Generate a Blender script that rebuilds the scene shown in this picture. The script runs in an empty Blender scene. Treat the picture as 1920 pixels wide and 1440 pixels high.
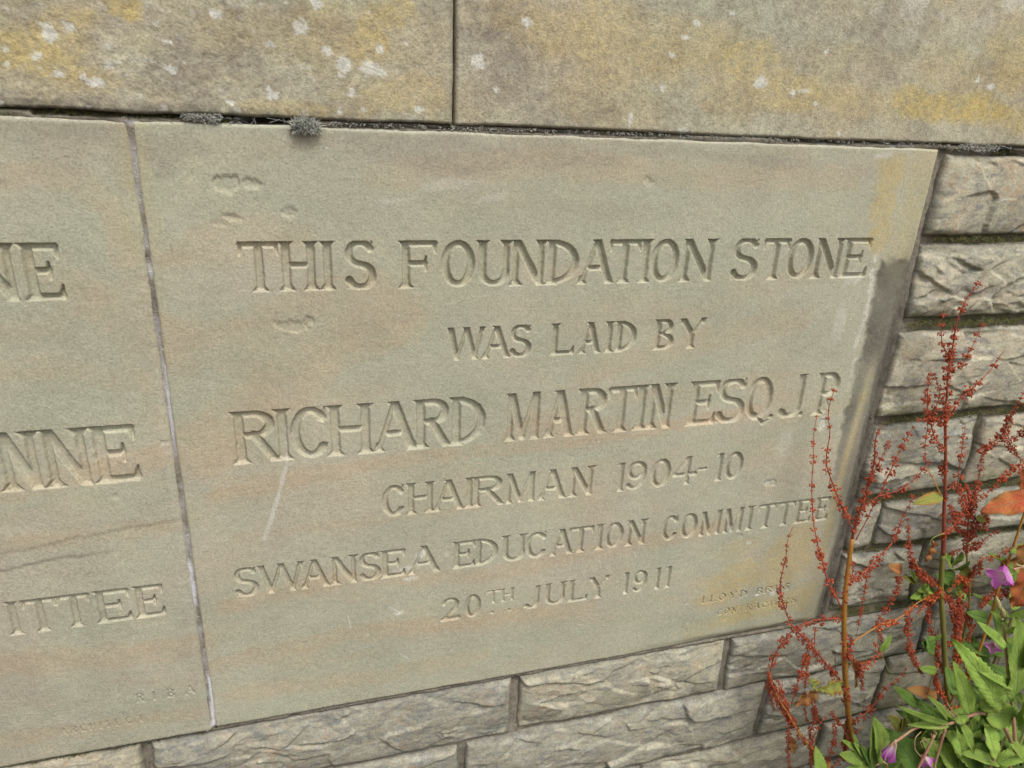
import bpy, math, random
import numpy as np
from mathutils import Vector, Matrix

# ------------------------------------------------------------------ camera, world, sun, exposure
S = bpy.context.scene
COL = S.collection
R = math.radians
TOP = 1.35                       # height of the top edge of the inscribed stone above the ground
F = 1356.0                       # focal length in pixels of the 1920 px wide photograph
# wall axes seen from the camera (columns: wall right, wall down, into the wall)
AX = np.array([0.96018771, -0.05996143, 0.27284462])
AD = np.array([-0.04677441, 0.9283965, 0.36863544])
AN = np.cross(AX, AD)
CAM = np.array([0.1356, -0.75085, TOP + 0.03496])
right = (AX[0], AN[0], -AD[0]); down = (AX[1], AN[1], -AD[1]); fwd = (AX[2], AN[2], -AD[2])
cd = bpy.data.cameras.new('camera'); cam = bpy.data.objects.new('camera', cd); COL.objects.link(cam)
m = Matrix.Identity(4)
for i in range(3):
    m[i][0] = right[i]; m[i][1] = -down[i]; m[i][2] = -fwd[i]; m[i][3] = CAM[i]
cam.matrix_world = m
cd.sensor_width = 36; cd.lens = F / 1920 * 36
cd.clip_start = 0.02; cd.clip_end = 400
cd.dof.use_dof = True; cd.dof.focus_distance = 0.86; cd.dof.aperture_fstop = 13.0
S.camera = cam

SUN_EL, SUN_AZ = 60, 14         # azimuth of the sun, seen from the wall: 0 = straight out, + = to the right
W = bpy.data.worlds.new('World'); S.world = W; W.use_nodes = True
wn = W.node_tree.nodes; wl = W.node_tree.links
bg = wn['Background']
sky = wn.new('ShaderNodeTexSky'); sky.sky_type = 'NISHITA'; sky.sun_disc = False
sky.sun_elevation = R(SUN_EL); sky.sun_rotation = R(180 - SUN_AZ)
sky.dust_density = 4.0; sky.air_density = 1.0
hs = wn.new('ShaderNodeHueSaturation'); hs.inputs['Saturation'].default_value = 0.25     # overcast: the blue is veiled
wl.new(sky.outputs[0], hs.inputs['Color']); wl.new(hs.outputs[0], bg.inputs[0])
bg.inputs[1].default_value = 0.13
sd = bpy.data.lights.new('sun', 'SUN'); sun = bpy.data.objects.new('sun', sd); COL.objects.link(sun)
sd.energy = 1.5; sd.angle = R(20); sd.color = (1.0, 0.955, 0.88)
dv = Vector((math.sin(R(SUN_AZ)) * math.cos(R(SUN_EL)), -math.cos(R(SUN_AZ)) * math.cos(R(SUN_EL)), math.sin(R(SUN_EL))))
sun.rotation_euler = dv.to_track_quat('Z', 'Y').to_euler(); sun.location = (0, -3, 6)
vs = S.view_settings
vs.view_transform = 'Standard'; vs.look = 'None'; vs.exposure = 0.38; vs.gamma = 1.0; vs.use_curve_mapping = False

# ------------------------------------------------------------------ helpers
rnd = random.Random(11)

def at(px, py, out=0.0):
    """point at distance `out` in front of the wall plane for a photograph measurement"""
    r = np.array([px - 960.0, py - 720.0, F])
    w = r[0] * np.array([right[0], right[1], right[2]]) + r[1] * np.array(down) + r[2] * np.array(fwd)
    t = (-out - CAM[1]) / w[1]
    return Vector(CAM + w * t)

def wx(px, py):
    p = at(px, py); return p.x, p.z - TOP

def h2(ix, iy, seed):
    a = (ix.astype(np.int64) * 374761393 + iy.astype(np.int64) * 668265263 + seed * 974634777) & 0xffffffff
    a = ((a ^ (a >> 13)) * 1274126177) & 0xffffffff
    return ((a ^ (a >> 16)) & 0xffff) / 65535.0

def vnoise(x, y, seed):
    ix = np.floor(x); iy = np.floor(y); fx = x - ix; fy = y - iy
    fx = fx * fx * fx * (fx * (fx * 6 - 15) + 10); fy = fy * fy * fy * (fy * (fy * 6 - 15) + 10)
    a = h2(ix, iy, seed); b = h2(ix + 1, iy, seed); c = h2(ix, iy + 1, seed); d = h2(ix + 1, iy + 1, seed)
    return (a + (b - a) * fx + (c - a) * fy + (a - b - c + d) * fx * fy) * 2 - 1

def fbm(x, y, scale, seed, octv=4, gain=0.5):
    s = 0; amp = 1; tot = 0
    for o in range(octv):
        c, sn = math.cos(o * 0.9), math.sin(o * 0.9)
        s = s + amp * vnoise((x * c - y * sn) / scale + 31.7 * o, (x * sn + y * c) / scale + 11.3 * o, seed + o * 17)
        tot += amp; amp *= gain; scale *= 0.5
    return s / tot

def sstep(a, b, x):
    t = np.clip((x - a) / (b - a), 0, 1); return t * t * (3 - 2 * t)

def mesh_grid(name, X, Y, Z, mat, parent=None, attr=None, skirt=None, loc=None, iron=None):
    """a front surface from 2-D arrays (rows go down), with side walls going back into the wall"""
    nz, nx = X.shape
    if loc is None: loc = (float(X.mean()), 0.0, float(Z.mean()))
    if skirt is not None:
        X = np.pad(X, 1, mode='edge'); Z = np.pad(Z, 1, mode='edge'); Y = np.pad(Y, 1, mode='edge')
        Y[0, :] = skirt; Y[-1, :] = skirt; Y[:, 0] = skirt; Y[:, -1] = skirt
        if attr is not None: attr = np.pad(attr, ((1, 1), (1, 1), (0, 0)), mode='edge')
        if iron is not None: iron = np.pad(iron, 1, mode='edge')
        nz += 2; nx += 2
    co = np.stack([X - loc[0], Y - loc[1], Z - loc[2]], -1).reshape(-1, 3).astype(np.float32)
    idx = np.arange(nz * nx).reshape(nz, nx)
    q = np.stack([idx[:-1, :-1], idx[1:, :-1], idx[1:, 1:], idx[:-1, 1:]], -1).reshape(-1, 4)
    me = bpy.data.meshes.new(name)
    me.vertices.add(len(co)); me.vertices.foreach_set('co', co.ravel())
    me.loops.add(q.size); me.loops.foreach_set('vertex_index', q.ravel().astype(np.int32))
    me.polygons.add(len(q)); me.polygons.foreach_set('loop_start', np.arange(0, q.size, 4, dtype=np.int32))
    me.polygons.foreach_set('use_smooth', np.ones(len(q), dtype=bool))
    if attr is not None:
        a = me.attributes.new('wear', 'FLOAT_COLOR', 'POINT')
        a.data.foreach_set('color', attr.reshape(-1).astype(np.float32))
    if iron is not None:
        a = me.attributes.new('iron', 'FLOAT', 'POINT'); a.data.foreach_set('value', iron.reshape(-1).astype(np.float32))
    me.update(calc_edges=True)
    me.materials.append(mat)
    o = bpy.data.objects.new(name, me); COL.objects.link(o)
    o.location = loc
    if parent: o.parent = parent; o.location = Vector(loc) - parent.location
    return o

class MB:
    """collects plain mesh pieces"""
    def __init__(s): s.v = []; s.f = []; s.uv = []
    def tube(s, pts, rads, n=6, cap=True):
        pts = [Vector(p) for p in pts]
        if not hasattr(rads, '__len__'): rads = [rads] * len(pts)
        t = (pts[1] - pts[0]).normalized(); u = t.orthogonal().normalized(); base = len(s.v)
        for i, p in enumerate(pts):
            a = pts[max(i - 1, 0)]; b = pts[min(i + 1, len(pts) - 1)]
            t = (b - a).normalized(); u = (u - t * u.dot(t)).normalized(); w = t.cross(u)
            for k in range(n):
                an = 2 * math.pi * k / n
                s.v.append(p + (u * math.cos(an) + w * math.sin(an)) * rads[i])
        for i in range(len(pts) - 1):
            for k in range(n):
                a = base + i * n + k; b = base + i * n + (k + 1) % n
                s.f.append((a, b, b + n, a + n))
        if cap:
            s.f.append(tuple(base + k for k in range(n))[::-1]); e = base + (len(pts) - 1) * n
            s.f.append(tuple(e + k for k in range(n)))
    def fruit(s, p, d, L, w):
        """a small winged dock fruit: three-sided spindle"""
        d = Vector(d).normalized(); u = d.orthogonal().normalized(); v = d.cross(u); b = len(s.v)
        s.v.append(p)
        a0 = rnd.random() * 6.28
        for k in range(4):
            an = a0 + k * math.pi / 2; rr = w * (1.0 if k % 2 else 0.55)
            s.v.append(p + d * L * 0.45 + (u * math.cos(an) + v * math.sin(an)) * rr)
        s.v.append(p + d * L)
        for k in range(4):
            j = (k + 1) % 4
            s.f.append((b, b + 1 + j, b + 1 + k)); s.f.append((b + 5, b + 1 + k, b + 1 + j))
    def build(s, name, mat, parent=None, smooth=True, loc=None):
        o3 = Vector(loc) if loc is not None else (Vector(parent_world(parent)) if parent else Vector((0, 0, 0)))
        me = bpy.data.meshes.new(name); me.from_pydata([tuple(Vector(p) - o3) for p in s.v], [], s.f)
        if smooth: me.polygons.foreach_set('use_smooth', [True] * len(me.polygons))
        if s.uv:
            l = me.uv_layers.new(name='UVMap'); li = np.zeros(len(me.loops), dtype=np.int32)
            me.loops.foreach_get('vertex_index', li)
            l.data.foreach_set('uv', np.array(s.uv, dtype=np.float32)[li].ravel())
        me.materials.append(mat); me.update()
        o = bpy.data.objects.new(name, me); COL.objects.link(o)
        if parent: o.parent = parent; o.location = o3 - Vector(parent_world(parent))
        else: o.location = o3
        return o

def parent_world(o):
    p = Vector(o.location)
    while o.parent: o = o.parent; p += o.location
    return p

def empty(name, loc, label, cat, group=None):
    o = bpy.data.objects.new(name, None); COL.objects.link(o); o.location = loc
    o.empty_display_size = 0.05
    o['label'] = label; o['category'] = cat
    if group: o['group'] = group
    return o

# ------------------------------------------------------------------ materials
class NT:
    def __init__(s, name, rough=0.9, spec=0.2):
        s.m = bpy.data.materials.new(name); s.m.use_nodes = True; s.n = s.m.node_tree.nodes; s.l = s.m.node_tree.links
        s.b = s.n['Principled BSDF']; s.b.inputs['Roughness'].default_value = rough
        s.b.inputs['Specular IOR Level'].default_value = spec
        s.tc = s.n.new('ShaderNodeTexCoord')
    def co(s, scale=(1, 1, 1), rot=(0, 0, 0), rand=False):
        mp = s.n.new('ShaderNodeMapping'); mp.inputs['Scale'].default_value = scale; mp.inputs['Rotation'].default_value = rot
        src = s.tc.outputs['Object']
        if rand:
            oi = s.n.new('ShaderNodeObjectInfo'); k = s.n.new('ShaderNodeMath'); k.operation = 'MULTIPLY'; k.inputs[1].default_value = 37.0
            s.l.new(oi.outputs['Random'], k.inputs[0])
            ad = s.n.new('ShaderNodeVectorMath'); ad.operation = 'ADD'; s.l.new(src, ad.inputs[0]); s.l.new(k.outputs[0], ad.inputs[1]); src = ad.outputs[0]
        s.l.new(src, mp.inputs[0]); return mp.outputs[0]
    def noise(s, vec, scale, detail=4, rough=0.55, dist=0.0):
        t = s.n.new('ShaderNodeTexNoise'); t.inputs['Scale'].default_value = scale; t.inputs['Detail'].default_value = detail
        t.inputs['Roughness'].default_value = rough; t.inputs['Distortion'].default_value = dist; s.l.new(vec, t.inputs['Vector']); return t.outputs['Fac']
    def ramp(s, fac, stops):
        r = s.n.new('ShaderNodeValToRGB'); e = r.color_ramp.elements
        while len(e) < len(stops): e.new(0.5)
        for i, (p, c) in enumerate(stops):
            e[i].position = p; e[i].color = (c, c, c, 1) if not hasattr(c, '__len__') else (*c, 1)
        s.l.new(fac, r.inputs[0]); return r.outputs[0]
    def mix(s, fac, a, b, mode='MIX'):
        x = s.n.new('ShaderNodeMix'); x.data_type = 'RGBA'; x.blend_type = mode
        for sock, v in ((x.inputs[0], fac), (x.inputs[6], a), (x.inputs[7], b)):
            if isinstance(v, bpy.types.NodeSocket): s.l.new(v, sock)
            elif hasattr(v, '__len__'): sock.default_value = (*v, 1)
            else: sock.default_value = v
        return x.outputs[2]
    def math(s, op, a, b=0.0, clamp=False):
        x = s.n.new('ShaderNodeMath'); x.operation = op; x.use_clamp = clamp
        for sock, v in ((x.inputs[0], a), (x.inputs[1], b)):
            if isinstance(v, bpy.types.NodeSocket): s.l.new(v, sock)
            else: sock.default_value = v
        return x.outputs[0]
    def wear(s):
        a = s.n.new('ShaderNodeAttribute'); a.attribute_name = 'wear'
        sp = s.n.new('ShaderNodeSeparateColor'); s.l.new(a.outputs['Color'], sp.inputs[0])
        return sp.outputs[0], sp.outputs[1], sp.outputs[2], a.outputs['Alpha']
    def bump(s, h, dist, strength=1.0, prev=None):
        b = s.n.new('ShaderNodeBump'); b.inputs['Distance'].default_value = dist; b.inputs['Strength'].default_value = strength
        s.l.new(h, b.inputs['Height'])
        if prev is not None: s.l.new(prev, b.inputs['Normal'])
        return b.outputs[0]
    def out(s, col=None, nrm=None):
        if col is not None:
            if isinstance(col, bpy.types.NodeSocket): s.l.new(col, s.b.inputs['Base Color'])
            else: s.b.inputs['Base Color'].default_value = (*col, 1)
        if nrm is not None: s.l.new(nrm, s.b.inputs['Normal'])
        return s.m

def sandstone(name, green, pink, ochre, coarse=False):
    t = NT(name, 0.95, 0.12)
    v = t.co(); yel, soot_shade, pale, purple = t.wear()
    big = t.noise(t.co((1.7, 1.7, 4.6), (0, R(13), 0)), 1.3, 4, 0.5, 1.8)
    mid = t.noise(t.co((4, 4, 13), (0, R(17), 0)), 1.2, 5, 0.55, 1.2)
    c = t.mix(t.ramp(big, [(0.40, 0.0), (0.62, 1.0)]), green, pink)
    c = t.mix(t.math('MULTIPLY', t.ramp(mid, [(0.48, 0.0), (0.72, 1.0)]), 0.55), c, ochre)
    st_ = t.n.new('ShaderNodeAttribute'); st_.attribute_name = 'iron'
    c = t.mix(t.math('MULTIPLY', st_.outputs['Fac'], t.ramp(t.noise(v, 35, 4, 0.6), [(0.3, 0.6), (0.65, 1.0)])), c, (0.475, 0.365, 0.238))
    if coarse:
        mot = t.noise(v, 22, 5, 0.65)
        c = t.mix(t.ramp(mot, [(0.45, 0.0), (0.70, 0.5)]), c, (0.24, 0.19, 0.14))
    fine = t.noise(v, 420, 3, 0.7); med = t.noise(v, 150, 3, 0.7)
    sp = t.noise(v, 260, 2, 0.6)
    # lichen, dirt, bleaching and iron stain break up along the grain of the stone
    ym = t.math('MULTIPLY', yel, t.ramp(t.noise(v, 75, 5, 0.75), [(0.34, 0.35), (0.58, 1.0)]))
    c = t.mix(t.math('MULTIPLY', purple, t.ramp(t.noise(v, 60, 4, 0.7), [(0.3, 0.35), (0.6, 1.0)])), c, (0.262, 0.222, 0.176))
    c = t.mix(t.math('MULTIPLY', ym, 0.95, True), c, (0.52, 0.40, 0.155))
    c = t.mix(t.math('MULTIPLY', soot_shade, t.ramp(t.noise(v, 150, 4, 0.75), [(0.30, 0.72), (0.58, 1.0)])), c, (0.070, 0.065, 0.056))
    c = t.mix(pale, c, (0.66, 0.65, 0.57))
    g = t.ramp(fine, [(0.30, 0.74 if coarse else 0.78), (0.50, 1.0), (0.72, 1.20 if coarse else 1.18)])
    c = t.mix(1.0, c, g, 'MULTIPLY')
    c = t.mix(1.0, c, t.ramp(med, [(0.3, 0.82 if coarse else 0.90), (0.7, 1.17 if coarse else 1.08)]), 'MULTIPLY')
    c = t.mix(t.ramp(sp, [(0.22, 0.55 if coarse else 0.35), (0.31, 0.0)]), c, (0.09, 0.075, 0.055))
    pit = t.noise(v, 55, 5, 0.8); c = t.mix(t.ramp(pit, [(0.225, 0.8), (0.27, 0.0)]), c, (0.10, 0.085, 0.065))
    c = t.mix(1.0, c, t.ramp(t.noise(v, 9, 5, 0.65), [(0.3, 0.90), (0.7, 1.09)]), 'MULTIPLY')
    n = t.bump(med, 0.0016 if coarse else 0.0010, 0.55)
    n = t.bump(fine, 0.0009 if coarse else 0.0007, 0.7, n)
    return t.out(c, n)

M_MAIN = sandstone('sandstone_inscribed', (0.420, 0.416, 0.308), (0.455, 0.418, 0.316), (0.465, 0.392, 0.272))
M_COPE = sandstone('sandstone_coping', (0.45, 0.436, 0.320), (0.46, 0.412, 0.30), (0.51, 0.43, 0.235), True)

def rubble_mat():
    t = NT('pennant_rubble', 0.9, 0.2)
    v = t.co(rand=True); yel, soot_shade, pale, brown = t.wear()
    oi = t.n.new('ShaderNodeObjectInfo')
    c = t.mix(t.ramp(t.noise(v, 14, 6, 0.65, 1.2), [(0.34, 0.0), (0.64, 1.0)]), (0.325, 0.315, 0.25), (0.45, 0.425, 0.335))
    c = t.mix(t.ramp(t.noise(t.co((1, 1, 2.2), rand=True), 30, 5, 0.7, 1.5), [(0.46, 0.0), (0.64, 0.8)]), c, (0.19, 0.195, 0.20))
    c = t.mix(t.math('MULTIPLY', brown, t.ramp(t.noise(v, 42, 5, 0.7, 1.0), [(0.45, 0.0), (0.66, 0.9)])), c, (0.40, 0.285, 0.18))
    c = t.mix(t.math('MULTIPLY', pale, t.ramp(t.noise(v, 65, 5, 0.7), [(0.45, 0.1), (0.65, 0.8)])), c, (0.54, 0.53, 0.46))
    c = t.mix(t.math('MULTIPLY', soot_shade, t.ramp(t.noise(v, 90, 4, 0.7), [(0.3, 0.4), (0.6, 1.0)])), c, (0.12, 0.115, 0.105))
    c = t.mix(t.math('MULTIPLY', yel, t.ramp(t.noise(v, 110, 4, 0.7), [(0.4, 0.2), (0.6, 1.0)])), c, (0.115, 0.125, 0.04))
    tone = t.ramp(oi.outputs['Random'], [(0.0, (0.92, 0.93, 0.92)), (0.5, (1.03, 1.03, 0.98)), (1.0, (1.14, 1.09, 0.99))])
    c = t.mix(1.0, c, tone, 'MULTIPLY')
    fine = t.noise(v, 330, 4, 0.7); str_ = t.noise(t.co((40, 40, 130), (0, R(14), 0), rand=True), 1.0, 5, 0.65, 1.5)
    c = t.mix(1.0, c, t.ramp(fine, [(0.3, 0.74), (0.7, 1.22)]), 'MULTIPLY')
    c = t.mix(1.0, c, t.ramp(str_, [(0.3, 0.84), (0.7, 1.12)]), 'MULTIPLY')
    n = t.bump(str_, 0.0015, 0.2); n = t.bump(t.noise(v, 90, 5, 0.65), 0.0020, 0.5, n); n = t.bump(fine, 0.0008, 0.6, n)
    return t.out(c, n)
M_RUB = rubble_mat()

def mortar_mat():
    t = NT('old_mortar', 0.97, 0.1)
    v = t.co(); moss, soot_shade, pale, brown = t.wear()
    c = t.mix(t.ramp(t.noise(v, 30, 5, 0.7), [(0.35, 0.0), (0.65, 1.0)]), (0.20, 0.175, 0.135), (0.33, 0.295, 0.23))
    c = t.mix(t.ramp(t.noise(v, 240, 3, 0.8), [(0.58, 0.0), (0.70, 0.8)]), c, (0.48, 0.45, 0.38))
    c = t.mix(t.ramp(t.noise(v, 200, 3, 0.8), [(0.30, 0.8), (0.42, 0.0)]), c, (0.05, 0.043, 0.035))
    c = t.mix(soot_shade, c, (0.075, 0.068, 0.058))
    c = t.mix(t.math('MULTIPLY', moss, t.ramp(t.noise(v, 70, 4, 0.7), [(0.35, 0.2), (0.6, 1.0)])), c, (0.085, 0.095, 0.028))
    c = t.mix(pale, c, (0.74, 0.73, 0.76))
    n = t.bump(t.noise(v, 230, 5, 0.8), 0.003, 0.9)
    return t.out(c, n)
M_MORT = mortar_mat()

def soil_mat():
    t = NT('soil', 0.98, 0.1); v = t.co()
    c = t.mix(t.noise(v, 30, 6, 0.7), (0.045, 0.034, 0.022), (0.13, 0.10, 0.065))
    return t.out(c, t.bump(t.noise(v, 60, 6, 0.75), 0.02, 1.0))
M_SOIL = soil_mat()

def plain(name, c1, c2, scale=60, rough=0.6, sss=0.0, rand=0.25):
    t = NT(name, rough, 0.3); v = t.co(rand=True)
    c = t.mix(t.ramp(t.noise(v, scale, 3, 0.6), [(0.35, 0.0), (0.65, 1.0)]), c1, c2)
    oi = t.n.new('ShaderNodeObjectInfo')
    c = t.mix(1.0, c, t.ramp(oi.outputs['Random'], [(0.0, 1 - rand), (1.0, 1 + rand)]), 'MULTIPLY')
    if sss: t.b.inputs['Subsurface Weight'].default_value = sss; t.b.inputs['Subsurface Radius'].default_value = (0.003, 0.002, 0.001); t.b.inputs['Subsurface Scale'].default_value = 1.0
    return t.out(c)

def leaf_mat(name, c1, c2, edge, vein, edge_amt=0.3, trans=0.35):
    t = NT(name, 0.68, 0.16); v = t.co(rand=True)
    uvn = t.n.new('ShaderNodeSeparateXYZ'); t.l.new(t.tc.outputs['UV'], uvn.inputs[0])
    u = t.math('ABSOLUTE', t.math('SUBTRACT', uvn.outputs[0], 0.5)); vv = uvn.outputs[1]
    c = t.mix(t.ramp(t.noise(v, 55, 4, 0.65), [(0.32, 0.0), (0.66, 1.0)]), c1, c2)
    oi = t.n.new('ShaderNodeObjectInfo')
    c = t.mix(1.0, c, t.ramp(oi.outputs['Random'], [(0.0, 0.78), (1.0, 1.22)]), 'MULTIPLY')
    c = t.mix(t.ramp(t.noise(v, 150, 4, 0.7), [(0.60, 0.0), (0.72, 0.5)]), c, edge)
    c = t.mix(t.ramp(t.noise(v, 20, 3, 0.6), [(0.3, 0.35), (0.5, 0.0)]), c, (c1[0] * .5, c1[1] * .6, c1[2] * .6))
    c = t.mix(t.ramp(t.noise(v, 95, 3, 0.6), [(0.70, 0.0), (0.73, 0.8)]), c, (0.14, 0.075, 0.03))
    em = t.math('MULTIPLY', t.ramp(u, [(0.25, 0.0), (0.5, 1.0)]), t.ramp(t.noise(v, 40, 3), [(0.4, 0.0), (0.6, 1.0)]))
    c = t.mix(t.math('MULTIPLY', em, edge_amt), c, edge)
    side = t.math('SINE', t.math('MULTIPLY', t.math('SUBTRACT', vv, t.math('MULTIPLY', u, 0.55)), 62.0))
    vm = t.ramp(side, [(0.70, 0.0), (1.0, 0.32)])
    mid = t.ramp(u, [(0.012, 0.8), (0.035, 0.0)])
    vmask = t.math('MAXIMUM', vm, mid)
    c = t.mix(vmask, c, vein)
    n = t.bump(t.math('MULTIPLY', vmask, -1.0), 0.002, 0.8); n = t.bump(t.noise(v, 300, 3), 0.0006, 0.5, n)
    t.out(c, n)
    tr = t.n.new('ShaderNodeBsdfTranslucent'); t.l.new(t.mix(1.0, c, (1.0, 1.05, 0.55), 'MULTIPLY'), tr.inputs[0]); t.l.new(n, tr.inputs['Normal'])
    ms = t.n.new('ShaderNodeMixShader'); ms.inputs[0].default_value = trans
    t.l.new(t.b.outputs[0], ms.inputs[1]); t.l.new(tr.outputs[0], ms.inputs[2])
    t.l.new(ms.outputs[0], t.n['Material Output'].inputs[0])
    return t.m

M_LEAF = leaf_mat('willowherb_leaf', (0.25, 0.39, 0.065), (0.37, 0.51, 0.11), (0.42, 0.48, 0.12), (0.42, 0.54, 0.20), 0.4)
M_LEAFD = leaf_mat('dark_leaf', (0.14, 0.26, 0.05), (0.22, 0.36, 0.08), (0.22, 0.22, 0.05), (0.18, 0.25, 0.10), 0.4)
M_LRED = leaf_mat('red_dock_leaf', (0.50, 0.085, 0.045), (0.56, 0.22, 0.07), (0.40, 0.30, 0.08), (0.55, 0.30, 0.14), 0.5)
M_LORA = leaf_mat('orange_dock_leaf', (0.58, 0.21, 0.08), (0.55, 0.33, 0.10), (0.5, 0.13, 0.06), (0.6, 0.40, 0.20), 0.6)
M_LYEL = leaf_mat('yellow_dock_leaf', (0.42, 0.40, 0.09), (0.30, 0.34, 0.08), (0.55, 0.16, 0.05), (0.5, 0.5, 0.2), 0.8)
M_LBRN = leaf_mat('brown_dock_leaf', (0.25, 0.07, 0.03), (0.33, 0.13, 0.05), (0.18, 0.05, 0.03), (0.4, 0.2, 0.1), 0.5)
M_SEED = plain('dock_fruit', (0.24, 0.036, 0.016), (0.43, 0.085, 0.030), 500, 0.45, 0, 0.2)
M_SEEDO = plain('dock_fruit_orange', (0.36, 0.055, 0.020), (0.58, 0.14, 0.040), 500, 0.4, 0, 0.2)
M_STR = plain('red_stem', (0.27, 0.055, 0.04), (0.38, 0.11, 0.06), 40, 0.5)
M_STO = plain('orange_stem', (0.52, 0.22, 0.05), (0.40, 0.20, 0.04), 18, 0.45)
M_STG = plain('green_stem', (0.17, 0.19, 0.045), (0.27, 0.21, 0.06), 22, 0.5)
M_WST = plain('willowherb_stem', (0.26, 0.26, 0.10), (0.40, 0.19, 0.14), 30, 0.6)
M_POD = plain('willowherb_pod', (0.42, 0.16, 0.14), (0.34, 0.26, 0.13), 45, 0.6)
M_BUD = plain('willowherb_bud', (0.30, 0.34, 0.11), (0.42, 0.30, 0.16), 60, 0.6)
M_MOSSG = plain('grey_moss', (0.20, 0.20, 0.16), (0.62, 0.62, 0.55), 700, 0.9)
M_MOSS = plain('green_moss', (0.055, 0.065, 0.018), (0.13, 0.12, 0.035), 200, 0.9)
M_WEB = plain('cobweb_silk', (0.6, 0.6, 0.62), (0.7, 0.7, 0.72), 10, 0.6)

def petal_mat():
    t = NT('pink_petal', 0.55, 0.25)
    uvn = t.n.new('ShaderNodeSeparateXYZ'); t.l.new(t.tc.outputs['UV'], uvn.inputs[0])
    c = t.ramp(uvn.outputs[1], [(0.0, (0.85, 0.75, 0.66)), (0.35, (0.80, 0.55, 0.72)), (0.65, (0.70, 0.28, 0.66)), (1.0, (0.60, 0.16, 0.56))])
    side = t.math('SINE', t.math('MULTIPLY', uvn.outputs[0], 42.0))
    c = t.mix(t.ramp(side, [(0.6, 0.0), (1.0, 0.35)]), c, (0.40, 0.05, 0.34))
    t.out(c)
    tr = t.n.new('ShaderNodeBsdfTranslucent'); t.l.new(c, tr.inputs[0])
    ms = t.n.new('ShaderNodeMixShader'); ms.inputs[0].default_value = 0.4
    t.l.new(t.b.outputs[0], ms.inputs[1]); t.l.new(tr.outputs[0], ms.inputs[2]); t.l.new(ms.outputs[0], t.n['Material Output'].inputs[0])
    return t.m
M_PET = petal_mat()

# ------------------------------------------------------------------ ground
g = np.linspace(0, 1, 140)
gx = np.sign(g - 0.5) * np.abs(g * 2 - 1) ** 3 * 150 + 0.4
GX, GY = np.meshgrid(gx, np.sort(np.concatenate([np.linspace(0.02, -1.5, 90), -1.5 - np.linspace(0.01, 1, 50) ** 3 * 150]))[::-1])
GZ = 0.03 * fbm(GX, GY, 0.30, 5, 5)
me_g = mesh_grid('ground', GX, GY, GZ, M_SOIL, loc=(0, 0, 0)); me_g['kind'] = 'structure'
# the sheet runs along y, so its faces already look up

# ------------------------------------------------------------------ letter shapes (units of the cap height)
def arc(cx, cy, rx, ry, a0, a1, thick, thin, n=16, flip=0):
    e = []; pr = None
    for i in range(n + 1):
        a = R(a0 + (a1 - a0) * i / n); x = cx + rx * math.cos(a); y = cy + ry * math.sin(a)
        r = thin + (thick - thin) * abs(math.cos(a)) ** 1.5
        if pr: e.append((pr[0], pr[1], pr[2], x, y, r))
        pr = (x, y, r)
    return e

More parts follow.
